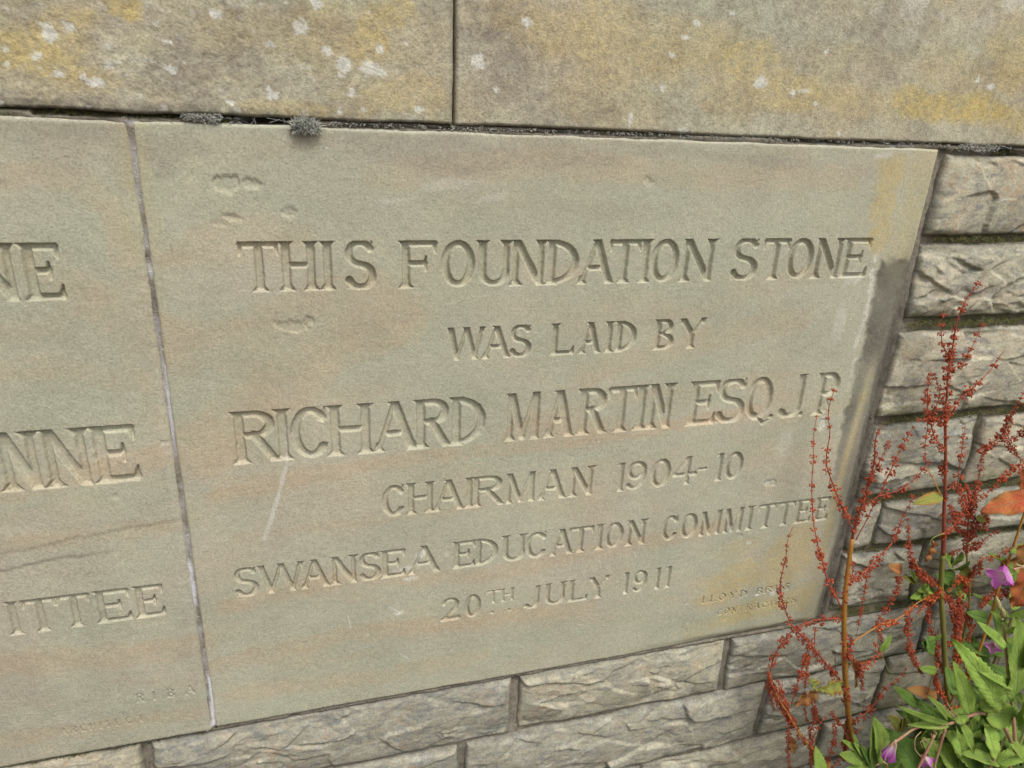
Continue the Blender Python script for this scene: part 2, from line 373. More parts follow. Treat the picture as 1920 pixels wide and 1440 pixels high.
def glyph(ch, a):
    s, t, sv = 0.088, 0.058, 0.124
    E = []
    def L(x1, y1, x2, y2, r1=None, r2=None):
        E.append((x1, y1, r1 or t, x2, y2, r2 or r1 or t))
    def serif(x, y, w=sv, d=1):
        # d=+1: stem arrives from below (top serif)
        L(x - w, y, x + w, y, 0.028)
        L(x, y - d * 0.13, x - w, y - d * 0.004, 0.058, 0.018); L(x, y - d * 0.13, x + w, y - d * 0.004, 0.058, 0.018)
    def stem(x, y0=0.0, y1=1.0, r=s, bs=True, ts=True, w=sv):
        L(x, y0, x, y1, r)
        if bs: serif(x, y0, w, -1)
        if ts: serif(x, y1, w, 1)
    e = min(0.115, a * 0.24); m = a / 2; lo, hi = e, a - e
    def arms(x0, x1, top=True, bot=True):
        if top: L(x0, 1 - t, x1, 1 - t); L(x1 - .01, 1 - t, x1 + 0.02, 0.74, 0.065, 0.016)
        if bot: L(x0, t, x1, t); L(x1 - .01, t, x1 + 0.02, 0.26, 0.068, 0.016)
    if ch == 'T':
        stem(m, ts=False); L(0.03, 1 - t, a - 0.03, 1 - t); L(0.045, .96, 0.005, 0.74, 0.06, 0.016); L(a - 0.045, .96, a - 0.005, 0.74, 0.06, 0.016)
    elif ch == 'H': stem(lo); stem(hi); L(lo, 0.52, hi, 0.52)
    elif ch == 'I': stem(m, w=min(sv * 1.05, a / 2))
    elif ch in 'EF':
        stem(lo); arms(lo, a - 0.02, True, ch == 'E')
        L(lo, 0.52, a * 0.70, 0.52); L(a * 0.72, 0.37, a * 0.70, 0.52, 0.018, .05); L(a * 0.72, 0.67, a * 0.70, 0.52, 0.018, .05)
    elif ch == 'L': stem(lo); arms(lo, a - 0.02, False, True)
    elif ch == 'S':
        rx = a / 2 - s
        E.extend(arc(m, 0.745, rx * 0.92, 0.225, 25, 270, s * 0.85, t * 1.1)); E.extend(arc(m, 0.27, rx, 0.24, 90, -160, s * 0.95, t * 1.1))
        L(m + rx * 0.9, 0.80, m + rx * 0.98, 0.99, 0.016, 0.02); L(m - rx * 1.0, 0.20, m - rx * 1.02, 0.02, 0.016, 0.02)
    elif ch in 'OQ0': 
        E.extend(arc(m, 0.5, m - s, 0.5 - t, 0, 360, s, t * 1.1, 28))
        if ch == 'Q': L(m - 0.06, 0.16, a * 0.80, -0.10, 0.03, 0.045); L(a * 0.8, -0.10, a * 1.02, -0.02, 0.04, 0.012)
    elif ch == 'U':
        stem(lo, 0.30, 1, bs=False); stem(hi, 0.30, 1, t * 1.2, bs=False)
        E.extend(arc(m, 0.31, (hi - lo) / 2, 0.31 - t, 180, 360, s, t))
    elif ch == 'N':
        stem(lo, r=t * 1.15, ts=False); L(lo - 0.09, 0.985, lo + 0.02, 0.985, 0.016); L(lo, 1.0, hi, 0.0, s * 0.95); stem(hi, r=t * 1.15, bs=False)
    elif ch == 'D':
        stem(lo); E.extend(arc(lo, 0.5, a - lo - s, 0.5 - t, 90, -90, s, t, 18)) 
    elif ch == 'A':
        L(m, 1.0, lo * 0.8, 0.0, t, t); serif(lo * 0.8, 0, 0.085, -1); L(m - 0.02, 1.0, a - lo * 0.8, 0.0, s, s); serif(a - lo * 0.8, 0, 0.085, -1)
        L(m - a * 0.20, 0.36, m + a * 0.22, 0.36); L(m - 0.12, 0.985, m, 0.985, 0.018)
    elif ch == 'W':
        q = a / 4; L(0.6 * e, 1, q, 0, s * 0.95); L(q, 0, 2 * q + 0.01, 0.95, t); L(2 * q, 1, 3 * q, 0, s * 0.95); L(3 * q, 0, a - 0.5 * e, 1, t)
        for x in (0.6 * e, 2 * q, a - 0.5 * e): serif(x, 1, 0.075, 1)
    elif ch == 'B':
        stem(lo); E.extend(arc(m, 0.755, a * 0.9 - m - s, 0.245 - t, 90, -90, s * 0.9, t, 10)); E.extend(arc(m, 0.26, a - m - s, 0.26 - t, 90, -90, s, t, 10))
        L(lo, 1 - t, m, 1 - t); L(lo, 0.52, m, 0.52); L(lo, t, m, t)
    elif ch in 'PR':
        stem(lo, w=sv); cy = 0.74 if ch == 'R' else 0.72
        E.extend(arc(m, cy, a * 0.95 - m - s, 1 - cy - t, 90, -90, s, t, 12)); yb = 2 * cy - 1 + t
        L(lo, 1 - t, m, 1 - t); L(lo, yb, m, yb)
        if ch == 'R': L(m - 0.02, yb, a - 0.10, 0.06, s * 0.9, s * 0.9); L(a - 0.10, 0.06, a + 0.02, 0.015, 0.04, 0.012)
    elif ch == 'Y': L(lo, 1, m, 0.46, s); L(hi, 1, m, 0.46, t); stem(m, 0, 0.46, ts=False); serif(lo, 1, 0.085); serif(hi, 1, 0.085)
    elif ch == 'C':
        rx = a / 2 - s + 0.02
        E.extend(arc(m, 0.5, rx, 0.5 - t, 40, 320, s, t * 1.1, 24)); L(m + rx * 0.86, 0.70, m + rx * 0.95, 0.99, 0.014, 0.022); L(m + rx * 0.80, 0.20, m + rx * 1.08, 0.27, 0.03, 0.012)
    elif ch == 'M':
        stem(lo, r=t * 1.1, ts=False, w=0.075); stem(hi, r=s * 0.95, ts=False, w=0.075); L(lo, 1, m, 0.06, s * 0.95, s * 0.8); L(m, 0.06, hi, 1, t)
        L(lo - 0.075, 0.985, lo, 0.985, 0.016); L(hi, 0.985, hi + 0.075, 0.985, 0.016)
    elif ch == 'J':
        x = a * 0.72; stem(x, 0.22, 1, bs=False, w=0.085); E.extend(arc(x - a * 0.30, 0.22, a * 0.30, 0.20, 0, -150, s, t, 10)); L(a * 0.10, 0.17, a * 0.06, 0.10, 0.05)
    elif ch == '.': L(m, 0.05, m, 0.05, 0.055)
    elif ch == 'o': L(m, 0.5, m, 0.5, 0.45)
    elif ch == '-': L(0.03, 0.5, a - 0.03, 0.5, 0.04, 0.04)
    elif ch == '1': stem(m + 0.02, r=s * 0.9, ts=False, w=0.09); L(m, 0.99, 0.0, 0.93, 0.03, 0.016)
    elif ch == '9':
        E.extend(arc(m, 0.68, m - s, 0.32 - t, 0, 360, s * 0.9, t, 18)); E.extend(arc(m - 0.05, 0.55, m - s + 0.05, 0.55 - t, 15, -130, s * 0.9, t, 12)); L(a * 0.16, 0.10, a * 0.18, 0.12, 0.05)
    elif ch == '4': L(a * 0.62, 1.0, 0.04, 0.36, t); L(0.04, 0.36, a - 0.02, 0.36, t * 1.1); L(a - 0.02, 0.28, a - 0.02, 0.46, 0.016); stem(a * 0.64, r=s * 0.9, ts=False, w=0.08)
    elif ch == '2':
        E.extend(arc(m, 0.70, m - s, 0.30 - t, 165, -35, s * 0.9, t, 14)); L(m + (m - s) * 0.82, 0.53, 0.06, 0.05, s * 0.9, t); L(0.05, t * 1.4, a - 0.04, t * 1.4, t * 1.4); L(a - 0.04, t, a, 0.20, 0.03, 0.012)
    return E

MAIN_LINES = [   # baseline, cap height, depth, letters with their left and right limits (metres on the stone)
 (-.1585, .0495, .0030, [('T', .0803, .1145), ('H', .1186, .1517), ('I', .1569, .1701), ('S', .1808, .2117), ('F', .2387, .2738), ('O', .2818, .3168), ('U', .3215, .3574), ('N', .3592, .3974), ('D', .4011, .4365), ('A', .4391, .4794), ('T', .4761, .5113), ('I', .5133, .5262), ('O', .5275, .5619), ('N', .5681, .6091), ('S', .6344, .6697), ('T', .6771, .7103), ('O', .7119, .7473), ('N', .7512, .79), ('E', .794, .8296)]),
 (-.2431, .0378, .0026, [('W', .2906, .3298), ('A', .3304, .361), ('S', .3617, .3866), ('L', .4125, .4382), ('A', .4476, .4725), ('I', .4793, .4889), ('D', .4937, .5187), ('B', .5448, .5692), ('Y', .5765, .6117)]),
 (-.3502, .061, .0026, [('R', .0576, .1009), ('I', .1004, .1143), ('C', .1177, .1564), ('H', .1576, .2021), ('A', .2063, .2535), ('R', .2535, .2927), ('D', .2952, .3349), ('M', .361, .4037), ('A', .4118, .4462), ('R', .4545, .4897), ('T', .4933, .5279), ('I', .5308, .544), ('N', .547, .5812), ('E', .6062, .6425), ('S', .6456, .6874), ('Q', .689, .727), ('.', .7287, .7336), ('J', .7426, .7818), ('.', .7759, .781), ('P', .7988, .8331)]),
 (-.4379, .0417, .0022, [('C', .2146, .2398), ('H', .2437, .2739), ('A', .2759, .3107), ('I', .3134, .3248), ('R', .3241, .3614), ('M', .3655, .403), ('A', .4093, .4435), ('N', .4507, .482), ('1', .5147, .526), ('9', .529, .5564), ('0', .5641, .5913), ('4', .5975, .6292), ('-', .6332, .6461), ('1', .6598, .6704), ('0', .6745, .7009)]),
 (-.5252, .0392, .0023, [('S', .0413, .0672), ('W', .0695, .1171), ('A', .1165, .1468), ('N', .1512, .1808), ('S', .184, .2091), ('E', .2117, .2378), ('A', .2450, .2819), ('E', .3017, .3266), ('D', .33, .3581), ('U', .3652, .3954), ('C', .3976, .4246), ('A', .4312, .4603), ('T', .4573, .4883), ('I', .4944, .5052), ('O', .5075, .5332), ('N', .5394, .5672), ('C', .5929, .6157), ('O', .6206, .6454), ('M', .6504, .6833), ('M', .6884, .7184), ('I', .7236, .7367), ('T', .7437, .7711), ('T', .7747, .8025), ('E', .808, .8317), ('E', .8409, .8620)]),
 (-.6057, .0355, .0022, [('2', .2869, .3088), ('0', .3174, .3382), ('J', .3999, .4232), ('U', .4286, .4569), ('L', .4631, .488), ('Y', .4912, .5213), ('1', .5422, .5519), ('9', .5584, .5789), ('1', .5913, .6005), ('1', .608, .6172)]),
 (-.5877, .0199, .0015, [('T', .3465, .3647), ('H', .3669, .3831)]),
 (-.6055, .0050, .0014, [('o', .3520, .3570), ('o', .3750, .3800)]),
 (-.645, .0122, .0019, [('L', .6753, .6851), ('L', .6886, .6984), ('O', .7029, .7145), ('Y', .72, .7326), ('D', .739, .75), ('B', .7666, .7777), ('R', .7814, .7945), ('O', .8011, .8114), ('S', .8152, .8247)]),
 (-.6721, .0112, .0017, [('C', .704, .7139), ('O', .7167, .7258), ('N', .7285, .7377), ('T', .7404, .7497), ('R', .7543, .7645), ('A', .7673, .7785), ('C', .7823, .7907), ('T', .7936, .803), ('O', .8049, .8144), ('R', .8211, .8307), ('S', .8336, .8423)]),
]
LEFT_LINES = [
 (-.162, .0529, .0030, [('N', -.1500, -.1145), ('E', -.1072, -.079)]),
 (-.3594, .0645, .0028, [('N', -.1625, -.1275), ('N', -.1235, -.0827), ('E', -.0774, -.0407)]),
 (-.5356, .0424, .0024, [('I', -.1900, -.1780), ('T', -.1727, -.1435), ('T', -.1398, -.1104), ('E', -.1030, -.0715), ('E', -.0636, -.0371)]),
 (-.6578, .0132, .0014, [('R', -.0818, -.0732), ('.', -.0703, -.0680), ('I', -.0638, -.0603), ('.', -.0556, -.0535), ('B', -.048, -.0397), ('.', -.0362, -.034), ('A', -.0278, -.0164)]),
 (-.6885, .0110, .0011, [('A', -.1669, -.1592), ('R', -.1559, -.1492), ('C', -.1459, -.1397), ('H', -.1358, -.1291), ('I', -.1257, -.1228), ('T', -.1194, -.1126), ('E', -.1086, -.1023), ('C', -.0971, -.0902), ('T', -.0844, -.0768)]),
]

def carve(xs, zs, lines, X, Z):
    """depth of the cut letters over the grid (xs, zs are the 1-D axes)"""
    D = np.zeros(X.shape)
    for zb, H, dm, letters in lines:
        for ch, x0, x1 in letters:
            if ch not in '.o-' and H > .015: x0 -= .022 * H; x1 += .022 * H
            pad = 0.16 * H
            i0, i1 = np.searchsorted(xs, (x0 - pad, x1 + pad)); j = np.where((zs > zb - 0.22 * H) & (zs < zb + 1.06 * H))[0]
            if i1 - i0 < 2 or len(j) < 2: continue
            j0, j1 = j[0], j[-1] + 1
            x = (X[j0:j1, i0:i1] - x0) / H; y = (Z[j0:j1, i0:i1] - zb) / H
            x = x + 0.008 * fbm(X[j0:j1, i0:i1], Z[j0:j1, i0:i1], 0.006, 91, 2); y = y + 0.006 * fbm(X[j0:j1, i0:i1], Z[j0:j1, i0:i1], 0.006, 92, 2)
            sd_ = np.full(x.shape, 9.0)
            for (ax, ay, ar, bx, by, br) in glyph(ch, (x1 - x0) / H):
                dx, dy = bx - ax, by - ay; q = dx * dx + dy * dy
                tt = np.clip(((x - ax) * dx + (y - ay) * dy) / q, 0, 1) if q > 1e-9 else 0.0
                sd_ = np.minimum(sd_, np.hypot(x - ax - tt * dx, y - ay - tt * dy) - (ar + (br - ar) * tt))
            if ch != 'Q': sd_ = np.maximum(sd_, -(y + 0.012) * 0.95)
            sd_ = np.maximum(sd_, y - 1.0)
            bev = max(0.036, 0.0012 / H)
            prof = sstep(-0.010, bev, -sd_)
            D[j0:j1, i0:i1] = np.maximum(D[j0:j1, i0:i1], dm * 1.72 * prof)
    return D

# ------------------------------------------------------------------ marks on the stone faces (measured on the photograph, laid on the wall plane)
def spot(X, Z, px, py, rx, ry=None, rot=0.0, seed=0, rag=0.45, e0=0.55, e1=1.25):
    cx, cz = wx(px, py); x2, z2 = wx(px + 10, py); k = abs(x2 - cx) / 10
    rx = rx * k; ry = (ry * k if ry else rx)
    dx, dz = X - cx, Z - cz; c, s_ = math.cos(R(rot)), math.sin(R(rot))
    u, v = (dx * c + dz * s_) / rx, (-dx * s_ + dz * c) / ry
    out = np.zeros(X.shape); mk = (np.abs(u) < 2.2) & (np.abs(v) < 2.2)
    if not mk.any(): return out
    r = np.hypot(u[mk], v[mk]) + rag * fbm(X[mk], Z[mk], max(rx, ry) * 0.9, seed + 3, 4, 0.6)
    out[mk] = 1 - sstep(e0, e1, r); return out

def along(X, Z, pts, w, seed=0, rag=0.4):
    """soft stripe along a polyline of photograph points; w in metres"""
    P = [wx(*p) for p in pts]; d = np.full(X.shape, 9.0)
    for (ax, az), (bx, bz) in zip(P[:-1], P[1:]):
        dx, dz = bx - ax, bz - az; q = dx * dx + dz * dz + 1e-12
        t = np.clip(((X - ax) * dx + (Z - az) * dz) / q, 0, 1)
        d = np.minimum(d, np.hypot(X - ax - t * dx, Z - az - t * dz))
    d = d / w + rag * fbm(X, Z, w * 1.2, seed + 5, 4, 0.6)
    return 1 - sstep(0.6, 1.2, d)

def axis(a, b, fine, coarse, bands):
    out = [a]; x = a
    while x < b:
        st = fine if any(lo <= x <= hi for lo, hi in bands) else coarse
        nxt = [lo for lo, hi in bands if lo > x]
        x = min(x + st, b) if not nxt or x + st <= nxt[0] or st == fine else max(nxt[0], x + fine)
        out.append(x)
    return np.array(out)

def slab(name, x0, x1, z0, z1, xs, zs, mat, parent, relief, wear, seed, y0=0.0, rnd_edge=0.0025, wob=0.0012, iron=None):
    """a dressed block: flat face, worn arris, slightly uneven outline"""
    X, Z = np.meshgrid(xs, zs)
    l = x0 + wob * fbm(zs, zs * 0 + 3, 0.05, seed + 1, 4); r = x1 + wob * fbm(zs, zs * 0 + 7, 0.05, seed + 2, 4)
    tp = z1 + wob * fbm(xs, xs * 0 + 9, 0.05, seed + 3, 4); bt = z0 + wob * fbm(xs, xs * 0 + 5, 0.05, seed + 4, 4)
    u = (X - x0) / (x1 - x0); v = (Z - z0) / (z1 - z0)
    Xe = X + (l[:, None] - x0) * np.exp(-(X - x0) / 0.008) + (r[:, None] - x1) * np.exp(-(x1 - X) / 0.008)
    Ze = Z + (tp[None, :] - z1) * np.exp(-(z1 - Z) / 0.008) + (bt[None, :] - z0) * np.exp(-(Z - z0) / 0.008)
    e = np.minimum(np.minimum(X - x0, x1 - X), np.minimum(Z - z0, z1 - Z))
    rr = rnd_edge * (1 + 0.6 * fbm(X, Z, 0.03, seed + 6, 3))
    t = np.clip(1 - e / rr, 0, 1); arris = rr * (1 - np.sqrt(np.clip(1 - t * t, 0, 1)))
    Y = y0 + arris + relief(X, Z)
    return mesh_grid(name, Xe, Y, Ze + TOP, mat, parent, wear(X, Z), skirt=0.06, iron=iron(X, Z) if iron else None)

# ------------------------------------------------------------------ the wall
wall = empty('stone_wall', (0.45, 0.0, 0.0), 'stone wall of rough grey blocks with inscribed sandstone slabs under a plain coping', 'wall')

text_bands = [(-.668, -.630)] + [(zb - 0.012 if False else zb - .006, zb + H + .003) for zb, H, d, l in MAIN_LINES[:6]] + [(-.692, -.680)]
text_bands = [(-.6925, -.633), (-.612, -.565), (-.5315, -.482), (-.444, -.3935), (-.3605, -.2865), (-.2475, -.2025), (-.1645, -.1065)]

# --- inscribed foundation stone
xs = axis(0.0, 0.900, 0.00080, 0.0016, [(0.038, 0.868)]); zs = axis(-0.718, 0.0, 0.00072, 0.0019, text_bands)[::-1]
def relief_main(X, Z):
    y = 0.0008 * fbm(X, Z, 0.16, 21, 3) + 0.00035 * fbm(X, Z, 0.018, 22, 4, 0.6)
    y += carve(xs, zs, MAIN_LINES, X, Z)
    # shallow flakes lost from the surface: one steep lip, the rest fading out
    for (px, py, rx, ry, d, sd_) in ((430, 345, 26, 14, .0016, 1), (480, 346, 22, 8, .0014, 2), (432, 407, 20, 5, .0010, 3), (548, 612, 34, 9, .0010, 4), (577, 603, 10, 8, .0012, 14),
                                (540, 398, 16, 9, .0009, 5), (1548, 762, 6, 8, .0012, 6), (1540, 795, 7, 10, .0014, 7), (1216, 340, 9, 7, .0009, 9), (1443, 905, 12, 5, .0012, 10), (1388, 780 + 225, 5, 4, .0006, 11), (410, 420, 14, 6, .0006, 12), (360, 330, 8, 5, .0006, 13)):
        f = spot(X, Z, px, py, rx, ry, -8, sd_ * 13, 0.8); y += d * sstep(0.1, 0.5, f)
    y += 0.0035 * sstep(0.884, 0.9, X + 0.006 * fbm(X, Z, 0.05, 33, 3)) * sstep(-0.10, -0.2, Z) + 0.004 * (1 - sstep(-0.718, -0.705, Z + 0.004 * fbm(X, Z, 0.04, 35, 3))) * sstep(0.55, 0.75, X)
    return y
def wear_main(X, Z):
    n1 = fbm(X, Z, 0.05, 41, 5, 0.6); n2 = fbm(X, Z, 0.012, 42, 4, 0.6)
    lx = np.interp(-Z, [0.09, 0.135, 0.21, 0.33, 0.43, 0.52, 0.60], [0.862, 0.846, 0.853, 0.851, 0.853, 0.868, 0.876])     # left limit of the dirty strip
    d = X - lx + 0.006 * n2 + 0.003 * n1
    strip = sstep(-0.002, 0.007, d) * sstep(-0.132, -0.142, Z + 0.008 * n2)
    soot_shade = strip * np.interp(-Z, [0.13, 0.18, 0.30, 0.42, 0.55, 0.70], [0.92, 0.85, 0.75, 0.60, 0.25, 0.08]) * (0.85 + 0.4 * n1)
    edge = sstep(0.020, 0.004, 0.900 - X + 0.004 * n1); soot_shade = np.maximum(soot_shade, edge * sstep(-0.07, -0.24, Z) * 0.85)
    soot_shade = np.maximum(soot_shade, 0.42 * sstep(0.016, 0.002, Z + 0.718 + 0.005 * n1) * sstep(0.5, 0.8, X))
    mid = np.exp(-((X - (0.881 - 0.010 * sstep(-0.2, -0.5, Z))) / 0.0065) ** 2) * sstep(-0.24, -0.33, Z) * (1 - sstep(-0.56, -0.62, Z) * 0.3)
    soot_shade = soot_shade * (1 - 0.85 * mid)
    yel = 0.55 * mid
    for a in ((1665, 340, 26, 22, 0, 1), (1655, 385, 22, 35, 0, 2), (1650, 440, 20, 30, 0, 3), (1675, 320, 30, 26, 0, 4)):
        yel = np.maximum(yel, 0.62 * spot(X, Z, a[0], a[1], a[2], a[3], 0, a[5] * 7))
    yel = np.maximum(yel, 0.34 * sstep(0.845, 0.875, X + 0.01 * n1) * sstep(-0.17, -0.12, Z))
    for a in ((1370, 1095, 60, 40, .42), (1400, 1150, 100, 26, .48), (1480, 1060, 45, 50, .40), (1500, 1010, 35, 30, .36), (1385, 1030, 45, 20, .20), (1340, 1110, 30, 30, .38), (1505, 1120, 25, 30, .4)):
        yel = np.maximum(yel, min(1.0, 1.35 * a[4]) * spot(X, Z, a[0], a[1], a[2], a[3], 10, int(a[0]), 0.7))
    yel = np.maximum(yel, 0.22 * sstep(0.02, 0.0, X + 0.006 * n1) * sstep(-0.25, -0.02, Z))
    pale = 0.75 * np.exp(-((d + 0.004) / 0.0035) ** 2) * sstep(-0.42, -0.14, Z) * sstep(-0.118, -0.140, Z) * sstep(0.0, 0.35, n2 + 0.25)
    pale = np.maximum(pale, 0.18 * np.exp(-((Z + 0.0005) / 0.0022) ** 2))
    for a in ((1543, 792, 7, 14, .50), (1443, 905, 9, 4, .45), (1123, 829, 2, 2, .9), (1449, 1113, 5, 5, .7), (1420, 1116, 4, 3, .7), (790, 1040, 14, 6, .6), (765, 1065, 20, 5, .6), (838, 1040, 7, 6, .35), (770, 1085, 16, 5, .55),
              (745, 1150, 9, 5, .75), (1404, 1018, 4, 3, .7), (1287, 1133, 3, 3, .6), (1290, 1168, 4, 3, .5), (850, 345, 60, 9, .20), (750, 375, 45, 7, .20), (925, 372, 30, 7, .18), (1470, 840, 14, 30, .15), (690, 860 + 330, 4, 4, .3), (612, 276, 2, 2, .9), (1575, 600, 12, 30, .28), (1165, 255, 10, 4, .5), (960, 948, 2, 3, .8), (1660, 290, 20, 5, .4), (1600, 520, 18, 16, .35)):
        pale = np.maximum(pale, a[4] * spot(X, Z, a[0], a[1], a[2], a[3], 5, int(a[0] + a[1]), 0.7))
    for pts, w, k in ((((536, 875), (525, 920), (505, 985), (495, 1010)), .0026, .5), (((652, 1155), (658, 1178)), .0008, .7), (((730, 1138), (752, 1150)), .0010, .8), (((750, 1226), (768, 1236)), .0007, .7), (((536, 800), (538, 870)), .0012, .35)):
        pale = np.maximum(pale, k * along(X, Z, pts, w, int(w * 1e5), 0.5))
    pale = np.maximum(pale, 0.9 * sstep(0.86, 0.93, fbm(X, Z, 0.004, 77, 2) * 0.5 + 0.5) * sstep(0.3, 0.8, X) * 0.5)
    pur = np.zeros(X.shape)
    for a in ((300, 285, 35, 45, .45), (330, 275, 60, 22, .40), (790, 285, 200, 28, .38), (1040, 290, 140, 20, .34), (1330, 290, 190, 14, .30), (690, 262, 90, 16, .34), (840, 322, 60, 12, .22), (470, 700, 120, 26, .16), (1200, 400, 160, 14, .12)):
        pur = np.maximum(pur, a[4] * spot(X, Z, a[0], a[1], a[2], a[3], -4, int(a[0]), 0.9))
    pur = np.maximum(pur, 0.35 * strip * sstep(-0.30, -0.14, Z))
    return np.stack([yel, soot_shade, np.clip(pale, 0, 1), pur], -1)
IRON = [(((760, 590), (640, 640), (540, 720), (430, 800), (380, 850)), .036, .50), (((300, 640), (420, 660), (560, 600), (700, 560)), .030, .35), (((400, 930), (560, 900), (760, 860), (1000, 835), (1250, 800), (1420, 770)), .010, .62), (((420, 905), (600, 880), (700, 868)), .006, .5),
        (((420, 1140), (620, 1090), (900, 1080), (1150, 1030), (1350, 990)), .012, .48), (((400, 1250), (650, 1190), (900, 1160), (1100, 1140)), .014, .52), (((430, 1300), (700, 1270), (900, 1230)), .014, .38), (((700, 330), (1000, 310), (1300, 330), (1600, 340)), .016, .36),
        (((1100, 700), (1300, 640), (1500, 600)), .020, .34), (((330, 480), (420, 430), (560, 440)), .016, .30), (((950, 820), (1000, 800), (1160, 800)), .014, .45), (((440, 1010), (700, 975), (900, 950)), .006, .30), (((1000, 780), (1250, 735), (1500, 700)), .008, .28),
        (((-60, 350), (60, 322), (150, 335), (215, 400), (235, 480)), .014, .42), (((-60, 470), (60, 500), (180, 560), (240, 640)), .02, .25), (((-60, 700), (120, 690), (280, 720)), .014, .30), (((-60, 930), (100, 905), (300, 860)), .016, .50), (((-60, 1030), (120, 1010), (330, 985)), .012, .40), (((-80, 1250), (100, 1240), (380, 1210)), .020, .50), (((-80, 1400), (150, 1370), (380, 1330)), .012, .42)]
def iron(X, Z):
    f = np.zeros(X.shape)
    for i, (pts, w, k) in enumerate(IRON): f = np.maximum(f, k * along(X, Z, pts, w, i * 3, 0.55))
    return np.clip(f * (0.85 + 0.45 * fbm(X * .5, Z * 2.2, 0.02, 88, 4)), 0, 1)
o = slab('foundation_stone', 0.0, 0.900, -0.718, 0.0, xs, zs, M_MAIN, wall, relief_main, wear_main, 100, iron=iron)
o['label'] = 'large sandstone slab cut with THIS FOUNDATION STONE WAS LAID BY RICHARD MARTIN'

# --- the slab to its left
LXS = axis(-0.900, -0.0038, 0.0009, 0.006, [(-0.245, -0.012)]); LZS = axis(-0.7215, -0.0005, 0.0008, 0.0022, [(-.6925, -.642), (-.5415, -.490), (-.3655, -.292), (-.167, -.106)])[::-1]
def relief_left(X, Z):
    y = 0.0008 * fbm(X, Z, 0.14, 51, 3) + 0.0004 * fbm(X, Z, 0.016, 52, 4, 0.6)
    y += carve(LXS, LZS, LEFT_LINES, X, Z)
    # bedding planes flaking away below the second line of letters
    zb = -0.424 + 0.10 * (X + 0.12) + 0.006 * fbm(X, Z * 0, 0.05, 55, 4)
    y += 0.0008 * sstep(0.0012, -0.0008, Z - zb) * np.exp(-np.clip(zb - Z, 0, 1) / 0.03)
    zb2 = -0.447 + 0.06 * (X + 0.12) + 0.007 * fbm(X, Z * 0, 0.03, 56, 4)
    y += 0.0012 * sstep(0.001, -0.0008, Z - zb2) * np.exp(-np.clip(zb2 - Z, 0, 1) / 0.02) * sstep(-0.06, -0.12, X)
    for a in ((291, 655, 7, 4, .0011), (303, 830, 6, 7, .0009), (215, 930, 12, 4, .0007)):
        y += a[4] * sstep(0.1, 0.5, spot(X, Z, a[0], a[1], a[2], a[3], 0, int(a[0]), 0.8))
    return y
def wear_left(X, Z):
    n1 = fbm(X, Z, 0.05, 61, 5, 0.6)
    yel = 0.2 * sstep(-0.03, -0.006, X + 0.01 * n1) * sstep(-0.2, -0.05, Z); soot_shade = 0.0 * X
    pur = np.maximum(0.42 * sstep(-0.05, -0.006, Z + 0.02 * n1) * sstep(-0.05, -0.02, X), 0.30 * sstep(-0.035, -0.004, Z + 0.01 * n1))
    pur = np.maximum(pur, 0.3 * sstep(-0.045, -0.015, X + 0.012 * n1) * sstep(-0.10, -0.03, Z))
    pur = np.maximum(pur, 0.20 * sstep(-0.38, -0.45, Z + 0.03 * n1) * sstep(0.1, 0.5, n1 + 0.3))
    pale = 0.20 * np.exp(-((Z + 0.001) / 0.0025) ** 2) + 0.12 * np.exp(-((X + 0.009) / 0.004) ** 2) * sstep(-0.15, -0.3, Z)
    for a in ((268, 1294, 2, 2, .9), (328, 918, 2, 2, .9), (285, 500, 2, 3, .9), (315, 1296, 5, 4, .3)): pale = np.maximum(pale, a[4] * spot(X, Z, a[0], a[1], a[2], a[3], 0, 3, 0.3))
    return np.stack([yel, soot_shade, pale, pur], -1)
o = slab('inscribed_stone', -0.900, -0.0038, -0.7215, -0.0005, LXS, LZS, M_MAIN, wall, relief_left, wear_left, 200, iron=iron)
o['label'] = 'sandstone slab at the left with lines ending NE, NNE and TTEE'

# --- coping slabs
WHITE = [(95, 65, 12), (130, 52, 10), (88, 48, 7), (112, 142, 15, 8), (182, 155, 17, 9), (160, 146, 8), (222, 116, 9, 4), (205, 122, 8), (320, 130, 10), (565, 52, 12), (645, 116, 9, 19), (692, 124, 17, 14), (716, 136, 7), (712, 92, 7), (614, 98, 9), (510, 177, 11), (636, 142, 6, 6), (895, 115, 11), (660, 172, 8), (785, 205, 10, 6), (592, 6, 9), (507, 84, 9, 5), (310, 78, 12, 4), (405, 25, 8), (10, 92, 11, 7), (70, 104, 9), (14, 122, 5), (432, 190, 9, 5), (636, 210, 6), (682, 205, 3),
         (1240, 164, 6), (1425, 155, 12, 7), (1527, 195, 6, 4), (1855, 162, 8, 4), (1830, 150, 4), (1260, 102, 5), (1305, 44, 7, 5), (1280, 247, 9, 6), (1282, 70, 8, 4), (985, 40, 8), (760, 83, 5), (1505, 172, 8, 3), (1180, 225, 3, 12), (1484, 176, 4), (1570, 250, 4), (1370, 25, 5, 3), (1545, 98, 4), (928, 170, 5)]
